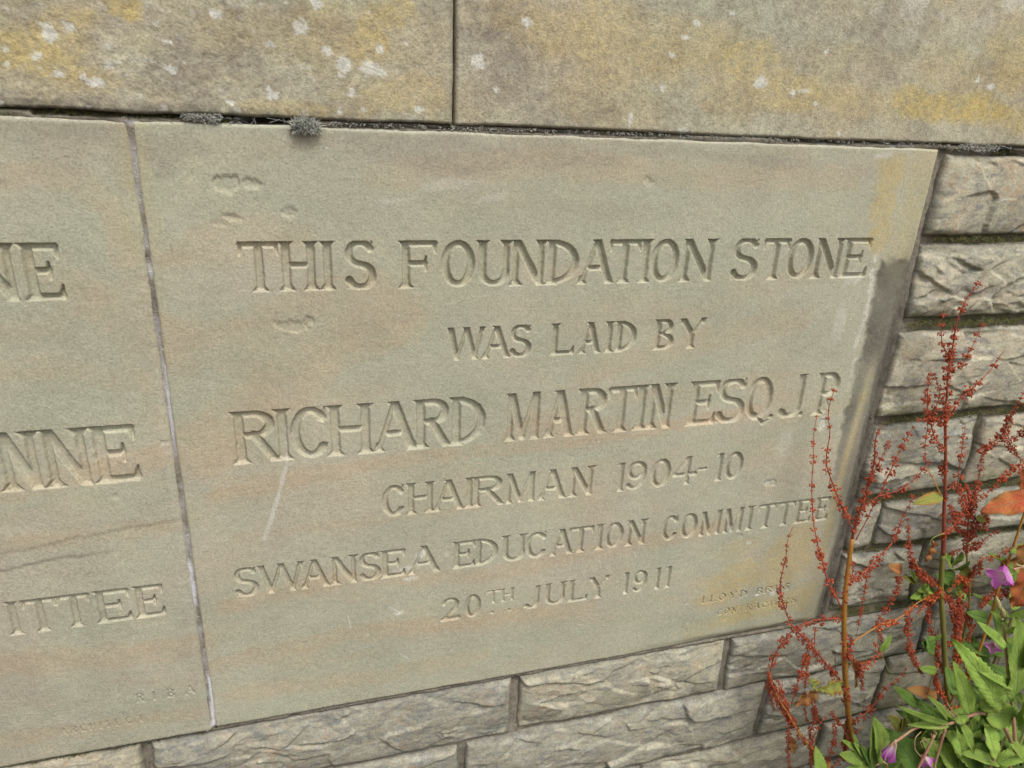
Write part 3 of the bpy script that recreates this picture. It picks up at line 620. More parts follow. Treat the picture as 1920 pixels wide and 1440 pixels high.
YELL = [(40, 100, 110, 40, .75), (120, 60, 60, 50, .55), (230, 12, 40, 24, .8), (100, 130, 70, 24, .6), (10, 110, 24, 18, .8), (180, 150, 70, 30, .45), (690, 85, 60, 30, .55), (720, 30, 60, 35, .55), (560, 205, 110, 16, .45), (770, 180, 60, 40, .4), (460, 60, 90, 50, .22), (600, 90, 80, 60, .25), (705, 190, 70, 30, .3),
        (1080, 60, 110, 60, .42), (1200, 100, 100, 60, .38), (1350, 100, 80, 60, .30), (1400, 110, 60, 30, .6), (1480, 170, 90, 30, .5), (1380, 180, 100, 40, .30), (1160, 190, 110, 40, .22), (1740, 200, 90, 24, .85), (1860, 205, 100, 26, 1.0), (1900, 120, 60, 40, .45), (1800, 140, 60, 40, .30), (1905, 60, 40, 30, .2), (1620, 195, 70, 24, .35)]
PURP = [(400, 60, 60, 50, .75), (370, 110, 110, 50, .45), (450, 110, 80, 40, .40), (290, 160, 150, 30, .42), (930, 30, 70, 60, .85), (890, 90, 50, 40, .55), (1000, 110, 110, 60, .50), (1100, 200, 150, 30, .50), (1360, 200, 60, 16, .5), (640, 70, 60, 30, .3), (820, 60, 40, 60, .3), (60, 20, 60, 26, .3), (1660, 70, 70, 60, .35), (100, 190, 200, 16, .45), (700, 210, 160, 12, .35), (1480, 60, 90, 50, .2), (300, 40, 60, 30, .35), (480, 160, 60, 30, .3)]
def wear_cope(X, Z):
    n1 = fbm(X, Z, 0.05, 71, 5, 0.65); n2 = fbm(X, Z, 0.010, 72, 4, 0.65)
    yel = np.zeros(X.shape); pur = np.zeros(X.shape); pale = np.zeros(X.shape)
    for a in YELL: yel = np.maximum(yel, 1.0 * a[4] * spot(X, Z, a[0], a[1], a[2], a[3], -3, int(a[0]), 0.8))
    for a in PURP: pur = np.maximum(pur, a[4] * spot(X, Z, a[0], a[1], a[2], a[3], 0, int(a[0]), 0.9))
    for a in WHITE: pale = np.maximum(pale, 0.85 * spot(X, Z, a[0], a[1], a[2] * 1.15, (a[3] if len(a) > 3 else a[2]) * 1.1, 0, int(a[0]), 0.95, .72, 1.08))
    far = sstep(0.10, 0.2, Z) + sstep(1.05, 1.2, X) + sstep(-0.1, -0.2, X)
    yel = np.maximum(yel, np.clip(far, 0, 1) * 0.5 * sstep(0.1, 0.5, n1)); pale = np.maximum(pale, np.clip(far, 0, 1) * 0.5 * sstep(0.62, 0.7, fbm(X, Z, 0.02, 79, 3) * 0.5 + 0.5))
    pur = np.clip(pur * (0.9 + 0.8 * n2) + 0.10 * sstep(0.0, 0.4, n2), 0, 1)
    pale = np.maximum(pale, 0.45 * sstep(0.42, 0.55, n2 + 0.35 * n1) * sstep(0.6, -0.1, X))
    soot_shade = 0.55 * sstep(0.011, 0.004, Z - 0.006) * sstep(-0.6, 0.1, n2) * sstep(0.25, 0.1, X) + 0.25 * sstep(0.010, 0.006, Z)
    j = np.abs(X - 0.2905); soot_shade = np.maximum(soot_shade, 0.25 * sstep(0.006, 0.002, j))
    return np.stack([np.clip(yel, 0, 1), np.clip(soot_shade, 0, 1), pale, pur], -1)
def relief_cope(X, Z):
    return 0.0012 * fbm(X, Z, 0.12, 81, 3) + 0.0003 * fbm(X, Z, 0.012, 82, 4, 0.65) + 0.0006 * sstep(0.55, 0.8, fbm(X, Z, 0.006, 83, 2) * 0.5 + 0.5) * sstep(0.5, 0.0, X)
for i, (a, b, fine, lab) in enumerate(((-0.95, 0.2896, (-0.16, 0.2896), 'coping slab with pale lichen spots, left of the open vertical joint'), (0.2916, 1.275, (0.2916, 1.05), 'coping slab with ochre lichen, right of the open vertical joint'), (1.279, 2.3, (9, 9), None), (-2.0, -0.954, (9, 9), None))):
    xs_ = axis(a, b, 0.0017, 0.008, [fine]); zs_ = axis(0.0062, 0.30, 0.0017, 0.008, [(0.0, 0.18)])[::-1]
    o = slab('coping_stone', a, b, 0.0062, 0.30, xs_, zs_, M_COPE, wall, relief_cope, wear_cope, 300 + i * 10, y0=-0.0022, rnd_edge=0.003, wob=0.0016)
    if lab: o['label'] = lab

# --- rough-faced rubble blocks
def rock(x0, x1, z0, z1, seed, step=0.0016, brown=0.25, bulge=0.012, moss=0.0):
    rs = np.random.RandomState(seed)
    w, h = x1 - x0, z1 - z0
    nx = max(8, int(w / step)); nz = max(6, int(h / step))
    xs = np.linspace(x0, x1, nx); zs = np.linspace(z1, z0, nz); X, Z = np.meshgrid(xs, zs)
    u = (X - x0) / w; v = (Z - z0) / h
    jit = 0.0030
    tl, tr, bl, br = [rs.uniform(-1, 1, 2) * 0.0028 for _ in range(4)]
    ox = (tl[0] * (1 - u) * v + tr[0] * u * v + bl[0] * (1 - u) * (1 - v) + br[0] * u * (1 - v))
    oz = (tl[1] * (1 - u) * v + tr[1] * u * v + bl[1] * (1 - u) * (1 - v) + br[1] * u * (1 - v))
    eL = np.exp(-(X - x0) / 0.02); eR = np.exp(-(x1 - X) / 0.02); eT = np.exp(-(z1 - Z) / 0.02); eB = np.exp(-(Z - z0) / 0.02)
    Xe = X + ox + jit * (fbm(Z, Z * 0 + seed, 0.04, seed + 1, 4) * eL + fbm(Z, Z * 0 - seed, 0.04, seed + 2, 4) * eR)
    Ze = Z + oz + jit * (fbm(X, X * 0 + seed, 0.05, seed + 3, 4, 0.6) * eT + fbm(X, X * 0 - seed, 0.05, seed + 4, 4, 0.6) * eB)
    e = np.minimum(np.minimum(X - x0, x1 - X), np.minimum(Z - z0, z1 - Z))
    # round the corners of the outline a little
    wxp = fbm(X, Z, 0.045, seed + 7, 4, 0.5) * 0.013; wzp = fbm(X, Z, 0.045, seed + 8, 4, 0.5) * 0.008
    # conchoidal scars: each scar is a shallow bowl, the surface is the innermost of the bowls
    n = max(5, int(w * h / 0.0016)); Hh = np.full(X.shape, -9.0)
    tilt = rs.uniform(0.0, 0.22)
    for k in range(n):
        cx, cz = rs.uniform(x0, x1), rs.uniform(z0, z1); a = R(rs.normal(10, 12)); c, s_ = math.cos(a), math.sin(a)
        dx, dz = X + wxp - cx, Z + wzp - cz
        uu, vv = (dx * c + dz * s_) * 0.5, (-dx * s_ + dz * c)
        Hh = np.maximum(Hh, rs.uniform(-0.002, 0.0065) - (uu * uu + vv * vv) * rs.uniform(2.5, 7.5) + rs.uniform(-0.05, 0.16) * dz)
    Hh = np.clip(Hh, -0.012, 0.02)
    def facets(cw, ch, amp, tl, sd2):
        """flat fracture scars: every cell is a small tilted plane, with a crisp step to its neighbour"""
        r2 = np.random.RandomState(sd2); kk = max(4, int(w * h / (cw * ch)))
        px = r2.uniform(x0, x1, kk); pz = r2.uniform(z0, z1, kk); hh = r2.uniform(-amp, amp, kk); tx = r2.normal(0, tl, kk); tz = r2.normal(-tl * .3, tl, kk)
        a_ = X + wxp * 0.8 + 0.35 * (Z - z0); b_ = (Z + wzp * 0.8) * (cw / ch); best = np.full(X.shape, 9e9); out = np.zeros(X.shape)
        for q in range(kk):
            dx, dz = a_ - (px[q] + 0.35 * (pz[q] - z0)), b_ - pz[q] * (cw / ch); dd = dx * dx + dz * dz; mk = dd < best
            best = np.where(mk, dd, best); out = np.where(mk, hh[q] + tx[q] * dx + tz[q] * dz * (ch / cw), out)
        return out
    ro = rs.uniform(0.55, 1.05); busy = sstep(-0.15, 0.45, fbm(X, Z, 0.07, seed + 71, 3)) * ro
    Hh = Hh * 0.50 * ro + facets(0.075, 0.030, 0.0026, 0.085, seed + 61) * ro + facets(0.024, 0.010, 0.0013, 0.12, seed + 62) * busy
    Hh = Hh + (0.0004 + 0.0009 * busy) * fbm(X, Z * 1.2, 0.012, seed + 11, 4, 0.55)
    # soften the steps very slightly, as weathering does
    for _ in range(1): Hh[1:-1, 1:-1] = 0.5 * Hh[1:-1, 1:-1] + 0.125 * (Hh[:-2, 1:-1] + Hh[2:, 1:-1] + Hh[1:-1, :-2] + Hh[1:-1, 2:])
    Hh = np.maximum(Hh, -0.0055 + 0.2 * np.minimum(Hh, 0))
    arr = 1 - np.clip(e / 0.0045, 0, 1); arr = arr ** 2.0
    dome = bulge * (1 - np.exp(-e / 0.030))
    Y = 0.003 - dome * 0.45 - Hh * (0.30 + 0.70 * sstep(0.0, 0.010, e)) + 0.004 * arr
    n1 = fbm(X, Z, 0.04, seed + 21, 4, 0.6)
    soot_shade = 0.9 * sstep(0.006, 0.0, e + 0.003 * n1) * 0.7 + 0.25 * sstep(0.12, 0.0, v + 0.1 * n1)  # dark along the edges; the darker underside is shade put into the colour
    yel = moss * sstep(0.16, 0.02, v + 0.12 * n1) * 0.7
    pale = sstep(-0.1, 0.5, n1) * 0.6 + 0.35 * sstep(0.85, 1.0, v + 0.06 * n1)  # pale patches, plus a lighter top that paints in the light from above
    br_ = np.clip((brown + .12) * (0.9 + 2.6 * n1), 0, 1)
    return mesh_grid('rubble_stone', Xe, Y, Ze + TOP, M_RUB, wall, np.stack([yel, np.clip(soot_shade, 0, 1), np.clip(pale, 0, 1), br_], -1), skirt=0.07)

COURSES = [  # top, bottom, joints inside the visible stretch, first x, brownness
 (-.0045, -.1055, [.911, 1.33], .8, .25), (-.1185, -.2190, [.911, 1.245], .25, .8), (-.2375, -.3665, [.911, 1.36], .2, .8), (-.3790, -.4960, [.912, 1.1085, 1.40], .15, .9),
 (-.5125, -.5900, [.912, .9655, 1.285, 1.6], .15, .9), (-.6005, -.7085, [.912, 1.0735, 1.335], .15, .9)]
sd0 = 500
for ci, (zt, zb, js, br, ms) in enumerate(COURSES):
    edges = list(js); x = edges[-1]
    rs = random.Random(ci)
    while x < 2.2: x += rs.uniform(0.2, 0.38); edges.append(x)
    for a, b in zip(edges[:-1], edges[1:]):
        far = a > 1.55; gap = 0.0038 if ci == 4 and a < .93 else 0.0045
        rock(a + gap, b - gap, zb, zt, sd0, 0.006 if far else (0.0016 if a < 1.2 else 0.0026), br, 0.012, ms if a < 1.5 else 0.4); sd0 += 37
    x = -0.905; 
    while x > -1.9:
        b = x - 0.006; x -= rs.uniform(0.2, 0.36); rock(x, b, zb, zt, sd0, 0.007, 0.2); sd0 += 37
LOW = [(-.7275, -.8270, [-.42, -.083, .3955, .7385, 1.128, 1.42]), (-.8345, -.9510, [-.30, .02, .322, .8305, 1.066, 1.33]), (-.9580, -1.0500, [-.15, .25, .62, .965, 1.22, 1.5]), (-1.060, -1.155, [.45, .84, 1.12, 1.36]), (-1.166, -1.255, [.70, 1.0, 1.30, 1.55]), (-1.265, -1.355, [.6, .9, 1.25, 1.5])]
for ci, (zt, zb, js) in enumerate(LOW):
    edges = list(js); x = edges[-1]; rs = random.Random(50 + ci)
    while x < 2.2: x += rs.uniform(0.2, 0.38); edges.append(x)
    x = edges[0]
    while x > -1.9: x -= rs.uniform(0.2, 0.38); edges.insert(0, x)
    for a, b in zip(edges[:-1], edges[1:]):
        vis = (ci == 0 and b > -0.3 and a < 1.3) or (ci == 1 and b > 0.0 and a < 1.35) or (ci >= 2 and b > 0.55 and a < 1.4)
        rock(a + 0.0050, b - 0.0050, zb, zt, sd0, 0.0016 if vis and ci < 2 else (0.0024 if vis else 0.007), 0.35 if b < .5 else 0.2, 0.012, 0.2 if b < 1 else 0.7); sd0 += 37

# --- mortar between the stones
jx = [-.0026, .2905, .906, .3955, .7385, .8305, .9655, 1.0735, 1.1085, 1.066, 1.128, -.083]
jz = [.003, -.112, -.228, -.3725, -.504, -.595, -.7225, -.8308, -.954, -1.055, -1.16]
mxs = axis(-2.0, 2.3, 0.0019, 0.012, sorted([(a - .011, a + .011) for a in jx])); mzs = axis(-1.37, 0.2, 0.0019, 0.010, sorted([(a - .010, a + .010) for a in jz]))[::-1]
X, Z = np.meshgrid(mxs, mzs)
rough = fbm(X, Z, 0.010, 401, 4, 0.65); slow = fbm(X, Z, 0.06, 402, 3)
Ym = 0.0095 + 0.0024 * rough + 0.002 * slow
in_left = (X < 0.899) & (X > -0.91) & (Z > -0.7175)
Ym = np.where(in_left & (np.abs(X + .002) < .02), 0.0016 + 0.0010 * rough + 0.0010 * slow, Ym)        # pointing nearly flush between the slabs
bed = np.exp(-((Z - 0.003) / 0.010) ** 2); Ym = Ym * (1 - bed) + bed * (0.0006 + 0.0016 * rough + 0.0010 * slow + 0.008 * sstep(0.0040, 0.0062, Z + 0.0012 * rough))
bed2 = np.exp(-((Z + 0.7225) / 0.006) ** 2); Ym = Ym * (1 - bed2) + bed2 * (0.0032 + 0.0020 * rough)
edgej = np.exp(-((X - .906) / 0.008) ** 2) * (Z < 0) * (Z > -0.725); Ym = Ym * (1 - edgej) + edgej * (0.0060 + 0.0022 * rough)
Ym = np.where((np.abs(X - .2905) < .01) & (Z > .008), 0.03, Ym)
def hole(pts, w, d):
    global Ym
    Ym = Ym + d * along(X, Z, pts, w, 5, 0.25)
hole(((420, 225), (445, 227)), .0050, 0.04); hole(((475, 228), (540, 232)), .0055, 0.045); hole(((60, 208), (330, 217)), .0022, 0.012); hole(((1885, 288), (1900, 289)), .006, 0.04); hole(((1480, 263), (1700, 270)), .0016, 0.008); hole(((640, 236), (1250, 254)), .0014, 0.006)
moss = 0.75 * sstep(0.92, 0.95, X) * sstep(-0.08, -0.1, Z) * sstep(-0.3, 0.2, slow + 0.3) + 0.35 * np.exp(-((Z - .003) / .01) ** 2) * sstep(0.0, 0.4, slow)
moss = np.maximum(moss, 0.5 * np.exp(-((Z + .7225) / .01) ** 2) * sstep(-0.02, -0.1, X))
soot_shade = 0.55 * np.exp(-((X - .906) / .012) ** 2) * (Z < 0) * sstep(-0.05, -0.25, Z) + 0.45 * sstep(-0.735, -0.8, Z) * sstep(0.3, 1.0, X) + 0.35 * sstep(0.93, 1.0, X)
soot_shade = np.clip(soot_shade + 0.3 * (rough > 0.25), 0, 1)
pale = np.zeros(X.shape)
for pts, w, k in ((((393, 1270), (398, 1320), (400, 1360)), .0026, 1.0), (((310, 690), (318, 760), (326, 830)), .0018, .75), (((353, 1050), (362, 1110), (366, 1140)), .0022, .9), (((283, 500), (284, 510)), .003, .8), (((398, 1358), (388, 1370)), .004, .9), (((300, 640), (330, 850)), .0012, .4), (((440, 220), (462, 226)), .002, .5)):
    pale = np.maximum(pale, k * along(X, Z, pts, w, 9, 0.35))
pale = np.maximum(pale, 0.42 * (np.abs(X + .002) < .008) * (Z < 0) * (Z > -.72) * sstep(-0.25, 0.45, rough + 0.6 * slow))
pale = np.maximum(pale, 0.25 * bed * sstep(0.1, 0.5, rough) * (X > .33))
Ym = np.where(pale > 0.5, np.minimum(Ym, 0.0012), Ym)
mo = mesh_grid('mortar', X, Ym, Z + TOP, M_MORT, wall, np.stack([np.clip(moss, 0, 1), soot_shade, pale, pale * 0], -1), loc=(0.45, 0, 0.7))

# wall core behind everything so no light leaks through
core = MB()
vv_ = [(-2.0, .075, 0), (2.3, .075, 0), (2.3, .35, 0), (-2.0, .35, 0), (-2.0, .075, TOP + .295), (2.3, .075, TOP + .295), (2.3, .35, TOP + .295), (-2.0, .35, TOP + .295)]
core.v = [Vector(p) for p in vv_]; core.f = [(0, 1, 5, 4), (1, 2, 6, 5), (2, 3, 7, 6), (3, 0, 4, 7), (4, 5, 6, 7), (3, 2, 1, 0)]
core.build('wall_core', M_MORT, wall, smooth=False)

# --- little rough crumbs and moss threads in the joints of the rubble
def tuft(mb, p, r, n, ln, wd, out=(0, -1, 0.2)):
    out = Vector(out).normalized()
    for _ in range(n):
        d = Vector((rnd.gauss(0, 1), rnd.gauss(0, 1), rnd.gauss(0, 1))).normalized()
        if d.dot(out) < 0: d = d - out * 2 * d.dot(out)
        q = Vector(p) + Vector((d.x * r[0], d.y * r[1], d.z * r[2])) * rnd.uniform(0.7, 1.0)
        t = (d + Vector((rnd.gauss(0, .7), rnd.gauss(0, .7), rnd.gauss(0, .7)))).normalized(); s_ = t.orthogonal().normalized() * wd
        L_ = ln * rnd.uniform(0.5, 1.2); b = len(mb.v)
        bend = Vector((rnd.gauss(0, .4), 0, rnd.gauss(0, .4))) * L_
        mb.v += [q - s_, q + s_, q + t * L_ * 0.6 + s_ * 0.8 + bend * .4, q + t * L_ * 0.6 - s_ * 0.8 + bend * .4, q + t * L_ + bend]
        mb.f += [(b, b + 1, b + 2, b + 3), (b + 3, b + 2, b + 4)]
mb = MB()
c = at(573, 237, 0.002)
tuft(mb, c, (.0125, .006, .0065), 900, .0045, .00050)
b0 = MB(); b0.v = []; 
mc = empty('moss_cushion', c, 'small round grey moss cushion in the gap under the coping', 'moss')
mb.build('moss_threads', M_MOSSG, mc, smooth=False)
core_ = MB(); core_.tube([c + Vector((-.013, 0.004, 0)), c + Vector((-.008, 0.002, 0)), c + Vector((0, .001, -.001)), c + Vector((.008, .002, 0)), c + Vector((.013, .004, 0))], [.002, .005, .0065, .005, .002], 10); core_.build('moss_core', M_MOSSG, mc)
# pale crusty moss beside it
mb = MB()
for px in range(346, 412, 5): tuft(mb, at(px + rnd.uniform(-2, 2), 219 + (px - 346) * .05 + rnd.uniform(-2, 3), 0.0005), (.0040, .002, .0032), 70, .0016, .0004)
for px in range(620, 1900, 6):
    if rnd.random() < 0.6: tuft(mb, at(px, 243.5 + (px - 960) * .0345 + rnd.uniform(-2, 2), -0.001), (.004 * rnd.uniform(.5, 1.3), .0016, .0018), 16, .0013, .0005)
for px in range(1800, 1870, 5): tuft(mb, at(px, 276 + rnd.uniform(-4, 5), 0.000), (.006, .003, .004), 60, .0020, .0004)
o = mb.build('joint_lichen', M_MOSSG, wall, smooth=False); o['kind'] = 'stuff'
mb = MB()
for (zt, x0_, x1_, dens) in ((-.112, .93, 1.25, .9), (-.228, .925, 1.25, .95), (-.3725, .925, 1.3, .8), (-.504, .925, 1.3, .6), (-.595, .93, 1.3, .6), (-.715, .92, 1.35, .4), (-.829, .9, 1.35, .4), (-.7225, -.28, .02, .35), (.002, -.14, .09, .9), (.001, .9, 1.02, .6)):
    x = x0_
    while x < x1_:
        if rnd.random() < dens: tuft(mb, (x, .0050, TOP + zt + rnd.uniform(-.003, .003)), (.0055, .003, .0035), 26, .0028, .00045)
        x += .0042
o = mb.build('joint_moss', M_MOSS, wall, smooth=False); o['kind'] = 'stuff'
# cobweb in the gap
wb = empty('cobweb', at(450, 226, 0), 'wisps of white cobweb stretched across the dark gap under the coping', 'cobweb')
mb = MB()
for k in range(26):
    a = at(rnd.gauss(437, 8), 219 + rnd.random() * 3, 0.001); b = at(rnd.gauss(437, 12), 230 + rnd.random() * 3, 0.0); mid = (a + b) / 2 + Vector((rnd.gauss(0, .001), .006, 0))
    mb.tube([a, mid, b], 0.00009, 3, False)
for (a, b) in (((470, 233), (478, 220)), ((480, 233), (473, 222)), ((500, 221), (540, 229)), ((530, 222), (534, 232)), ((505, 230), (525, 223)), ((636, 262), (640, 268)), ((640, 245), (641, 262))):
    mb.tube([at(*a, .001), (at(*a, .001) + at(*b, .001)) / 2 + Vector((.001, .002, 0)), at(*b, .001)], 0.00018, 3, False)
o = mb.build('silk_threads', M_WEB, wb); o['kind'] = 'stuff'

# ------------------------------------------------------------------ plants
def smooth_line(pts, n=4):
    P = [Vector(p) for p in pts]; out = []
    for i in range(len(P) - 1):
        p0 = P[max(i - 1, 0)]; p1 = P[i]; p2 = P[i + 1]; p3 = P[min(i + 2, len(P) - 1)]
        for k in range(n):
            t = k / n; out.append(0.5 * ((2 * p1) + (p2 - p0) * t + (2 * p0 - 5 * p1 + 4 * p2 - p3) * t * t + (-p0 + 3 * p1 - 3 * p2 + p3) * t ** 3))
    out.append(P[-1]); return out

def leaf(parent, base, tip, width, mat, hint=(0, -1, 0.5), fold=0.25, curl=0.18, serr=0.10, shape=0.42, name='leaf', n=14, wave=0.03, label=None):
    base = Vector(base); tip = Vector(tip); ax = tip - base; L_ = ax.length; ax.normalize()
    nrm = Vector(hint); nrm = (nrm - ax * nrm.dot(ax)).normalized(); side = ax.cross(nrm)
    mb = MB(); cols = [-1, -0.5, 0, 0.5, 1]; ph = rnd.random() * 6
    for i in range(n * 2 + 1):
        v = i / (n * 2); prof = (v ** shape) * ((1 - v) ** 0.80) / ((0.33 ** shape) * (0.67 ** 0.80)); prof = min(prof, 1.0)
        ser = 1 + serr * (1 if i % 2 else -0.6)
        hw = width / 2 * prof
        for c_ in cols:
            k = hw * c_ * (ser if abs(c_) == 1 else 1)
            p = base + ax * (L_ * v - (abs(c_) == 1) * (0.012 * L_ if i % 2 == 0 else 0)) + side * k + nrm * (fold * abs(k) - curl * L_ * v * v + wave * width * math.sin(v * 17 + ph + c_ * 2) * abs(c_))
            mb.v.append(p); mb.uv.append(((c_ + 1) / 2, v))
    m_ = len(cols)
    for i in range(n * 2):
        for c_ in range(m_ - 1):
            a = i * m_ + c_; mb.f.append((a, a + 1, a + m_ + 1, a + m_))
    o = mb.build(name, mat, parent)
    sol = o.modifiers.new('thickness', 'SOLIDIFY'); sol.thickness = 0.00035; sol.offset = 0
    if label: o['label'] = label
    return o

def seeds(parent, line, dens, mat, size=1.0, skip=0.0):
    """whorls of small fruits along a branch"""
    mb = MB(); dens = dens * 0.95; nxt = dens * skip + dens * 0.5
    tot = sum((b - a).length for a, b in zip(line[:-1], line[1:]))
    run = 0
    for a, b in zip(line[:-1], line[1:]):
        seg = (b - a).length; t = (b - a).normalized(); u = t.orthogonal().normalized(); w = t.cross(u)
        while nxt <= run + seg:
            p = a + (b - a) * ((nxt - run) / max(seg, 1e-6)); f = nxt / tot; sc = size * (1.0 - 0.45 * max(0, f - 0.45) / 0.55) * rnd.choice((0.5, 0.85, 1.0, 1.1, 1.3)) * rnd.uniform(.85, 1.1)
            for k in range(rnd.randint(9, 17)):
                an = rnd.random() * 6.28; d = (u * math.cos(an) + w * math.sin(an)).normalized()
                st = (d * rnd.uniform(.35, 1.0) + t * rnd.uniform(-.45, .45) + Vector((0, 0, -0.15))) * 0.0046 * sc
                q = p + st
                side = st.normalized().orthogonal() * 0.00018; bb = len(mb.v)
                mb.v += [p - side, p + side, q]; mb.f.append((bb, bb + 1, bb + 2))
                hang = (st.normalized() * 0.6 + Vector((0, 0, -0.7)) + Vector((rnd.gauss(0, .3), rnd.gauss(0, .3), rnd.gauss(0, .3)))).normalized()
                mb.fruit(q, hang, 0.0037 * sc, 0.0018 * sc)
            nxt += dens * rnd.uniform(0.35, 1.65)
        run += seg
    if mb.v:
        o = mb.build('seed_whorls', mat, parent, smooth=False); o['kind'] = 'stuff'; return o

def branch(plant, pts, out0, out1, r0, r1, mat, dens=0.010, seedmat=None, skip=0.0, size=1.0, name='branch', n=5, ground=False):
    N = len(pts); P = [at(p[0], p[1], out0 + (out1 - out0) * i / max(N - 1, 1)) for i, p in enumerate(pts)]
    if ground:
        b = P[0]; P = [Vector((b.x - .02, b.y - 0.03, 0.0)), Vector((b.x - .01, b.y - 0.01, b.z * 0.5))] + P
    line = smooth_line(P, 4); k = len(line)
    mb = MB(); mb.tube(line, [r0 + (r1 - r0) * i / (k - 1) for i in range(k)], n)
    o = mb.build(name, mat, plant)
    if dens:
        sl = line if not ground else line[12:]
        seeds(o, sl, dens, seedmat or M_SEED, size, skip)
    return o

def dock(label, base, group='red seeding docks in front of the wall'):
    return empty('dock_plant', (base.x, base.y, 0.0), label, 'weed', group)

# dock 1: the orange stem at the right edge of the inscribed slab
b = at(1605, 1440, .075)
d1 = dock('rusty dock with a thick orange stem beside the lower right corner of the inscribed slab', Vector((b.x - .02, b.y - .03, 0)))
o = branch(d1, [(1608, 1450), (1593, 1360), (1585, 1270), (1583, 1200), (1583, 1145), (1588, 1085), (1598, 1010)], .075, .045, .0054, .0030, M_STO, .017, name='stem', n=8, ground=True, size=1.1)
branch(d1, [(1598, 1010), (1603, 986), (1620, 937), (1633, 892), (1640, 861), (1641, 826), (1652, 798)], .045, .03, .0022, .0006, M_STR, .0072)
branch(d1, [(1598, 992), (1577, 946), (1560, 903), (1549, 865), (1556, 812), (1553, 785), (1555, 760), (1565, 729)], .045, .03, .0012, .0004, M_STR, .0120, skip=2)
branch(d1, [(1579, 1146), (1567, 1117), (1552, 1090), (1542, 1053), (1533, 1020), (1525, 977), (1523, 943), (1522, 907), (1525, 861), (1525, 820), (1532, 778)], .05, .03, .0013, .0004, M_STR, .0120, skip=3)
branch(d1, [(1627, 906), (1648, 868), (1662, 840), (1671, 819)], .04, .03, .0009, .0004, M_STR, .007)
branch(d1, [(1614, 955), (1648, 929), (1662, 899), (1680, 861), (1697, 826), (1714, 799)], .04, .03, .0011, .0004, M_STR, .0095)
branch(d1, [(1648, 930), (1683, 920), (1714, 899), (1735, 875), (1745, 861)], .045, .035, .0010, .0004, M_STR, .008)
branch(d1, [(1605, 1012), (1625, 975), (1640, 945), (1650, 938)], .04, .03, .0008, .0004, M_STR, .012, skip=3)
branch(d1, [(1580, 1160), (1533, 1162), (1489, 1181), (1465, 1208), (1451, 1233), (1445, 1257), (1441, 1284), (1451, 1330)], .055, .04, .0013, .0005, M_STR, .0078)
branch(d1, [(1581, 1281), (1552, 1249), (1522, 1211), (1492, 1181), (1480, 1163), (1467, 1127), (1463, 1093), (1473, 1047), (1477, 1013), (1487, 987)], .07, .03, .0016, .0004, M_STR, .0100, skip=2)
branch(d1, [(1516, 1212), (1505, 1252), (1492, 1290), (1484, 1325)], .06, .05, .0007, .0003, M_STR, .0075, size=.8)
branch(d1, [(1529, 1176), (1527, 1208), (1530, 1246)], .05, .045, .0006, .0003, M_STR, .0085, size=.7)
branch(d1, [(1518, 1215), (1512, 1262), (1508, 1325), (1516, 1357)], .055, .05, .0006, .0003, M_STR, .0085, size=.75)
branch(d1, [(1519, 1311), (1530, 1344), (1519, 1371), (1522, 1392), (1520, 1440)], .06, .06, .0008, .0006, M_STR, .006, size=.8)
branch(d1, [(1595, 1206), (1622, 1189), (1649, 1173), (1684, 1160), (1706, 1143), (1725, 1127), (1749, 1119)], .06, .05, .0014, .0006, M_STO, .0060, M_SEEDO, skip=8)
branch(d1, [(1587, 1094), (1612, 1079), (1629, 1065), (1643, 1050), (1660, 1033), (1673, 1017), (1685, 992), (1693, 967), (1706, 946), (1714, 927)], .05, .03, .0012, .0004, M_STR, .0062)
branch(d1, [(1627, 1072), (1618, 1125), (1612, 1160), (1606, 1192)], .05, .045, .0006, .0003, M_STR, .009, size=.7)
branch(d1, [(1685, 1079), (1685, 1100), (1672, 1125), (1652, 1156), (1647, 1171), (1655, 1210)], .045, .05, .0007, .0004, M_STR, .0062, size=.85)
branch(d1, [(1706, 1144), (1703, 1173), (1705, 1203), (1711, 1230), (1730, 1265)], .05, .05, .0008, .0005, M_STR, .0045)
branch(d1, [(1585, 1225), (1606, 1240), (1614, 1262), (1618, 1292)], .065, .06, .0009, .0005, M_STR, .006)
branch(d1, [(1612, 1250), (1633, 1241), (1648, 1222), (1640, 1205)], .06, .05, .0007, .0004, M_STR, .006, M_SEEDO)
branch(d1, [(1578, 1290), (1567, 1260), (1566, 1228)], .06, .05, .0007, .0004, M_STR, .008, size=.7)
branch(d1, [(1600, 1352), (1625, 1336), (1644, 1314), (1660, 1290), (1684, 1273), (1701, 1252)], .06, .045, .0009, .0004, M_STR, .009)
branch(d1, [(1595, 1090), (1600, 1060), (1590, 1035)], .045, .04, .0007, .0004, M_STR, .007, size=.8)
branch(d1, [(1583, 1230), (1592, 1215), (1598, 1195)], .065, .06, .0008, .0005, M_STR, .004)
branch(d1, [(1588, 1370), (1565, 1345), (1560, 1330)], .07, .06, .0007, .0004, M_STR, .006, size=.8)
leaf(d1, at(1578, 1282, .07), at(1540, 1296, .075), .022, M_LYEL, (0.1, -1, .5), .5, .1, .25, .5, wave=.2, label='yellow green withered leaf')
leaf(d1, at(1532, 1290, .07), at(1520, 1275, .075), .014, M_LYEL, (0.3, -1, .5), .5, .1, .25, .5, wave=.2, label='yellow green withered leaf')
leaf(d1, at(1490, 1322, .065), at(1532, 1290, .07), .016, M_LORA, (0, -1, .6), .6, -.15, .12, .9, wave=.2, label='curled orange leaf')
leaf(d1, at(1480, 1382, .06), at(1492, 1415, .07), .014, M_LORA, (0, -1, .3), .5, .1, .2, .6, wave=.2, label='curled orange leaf')
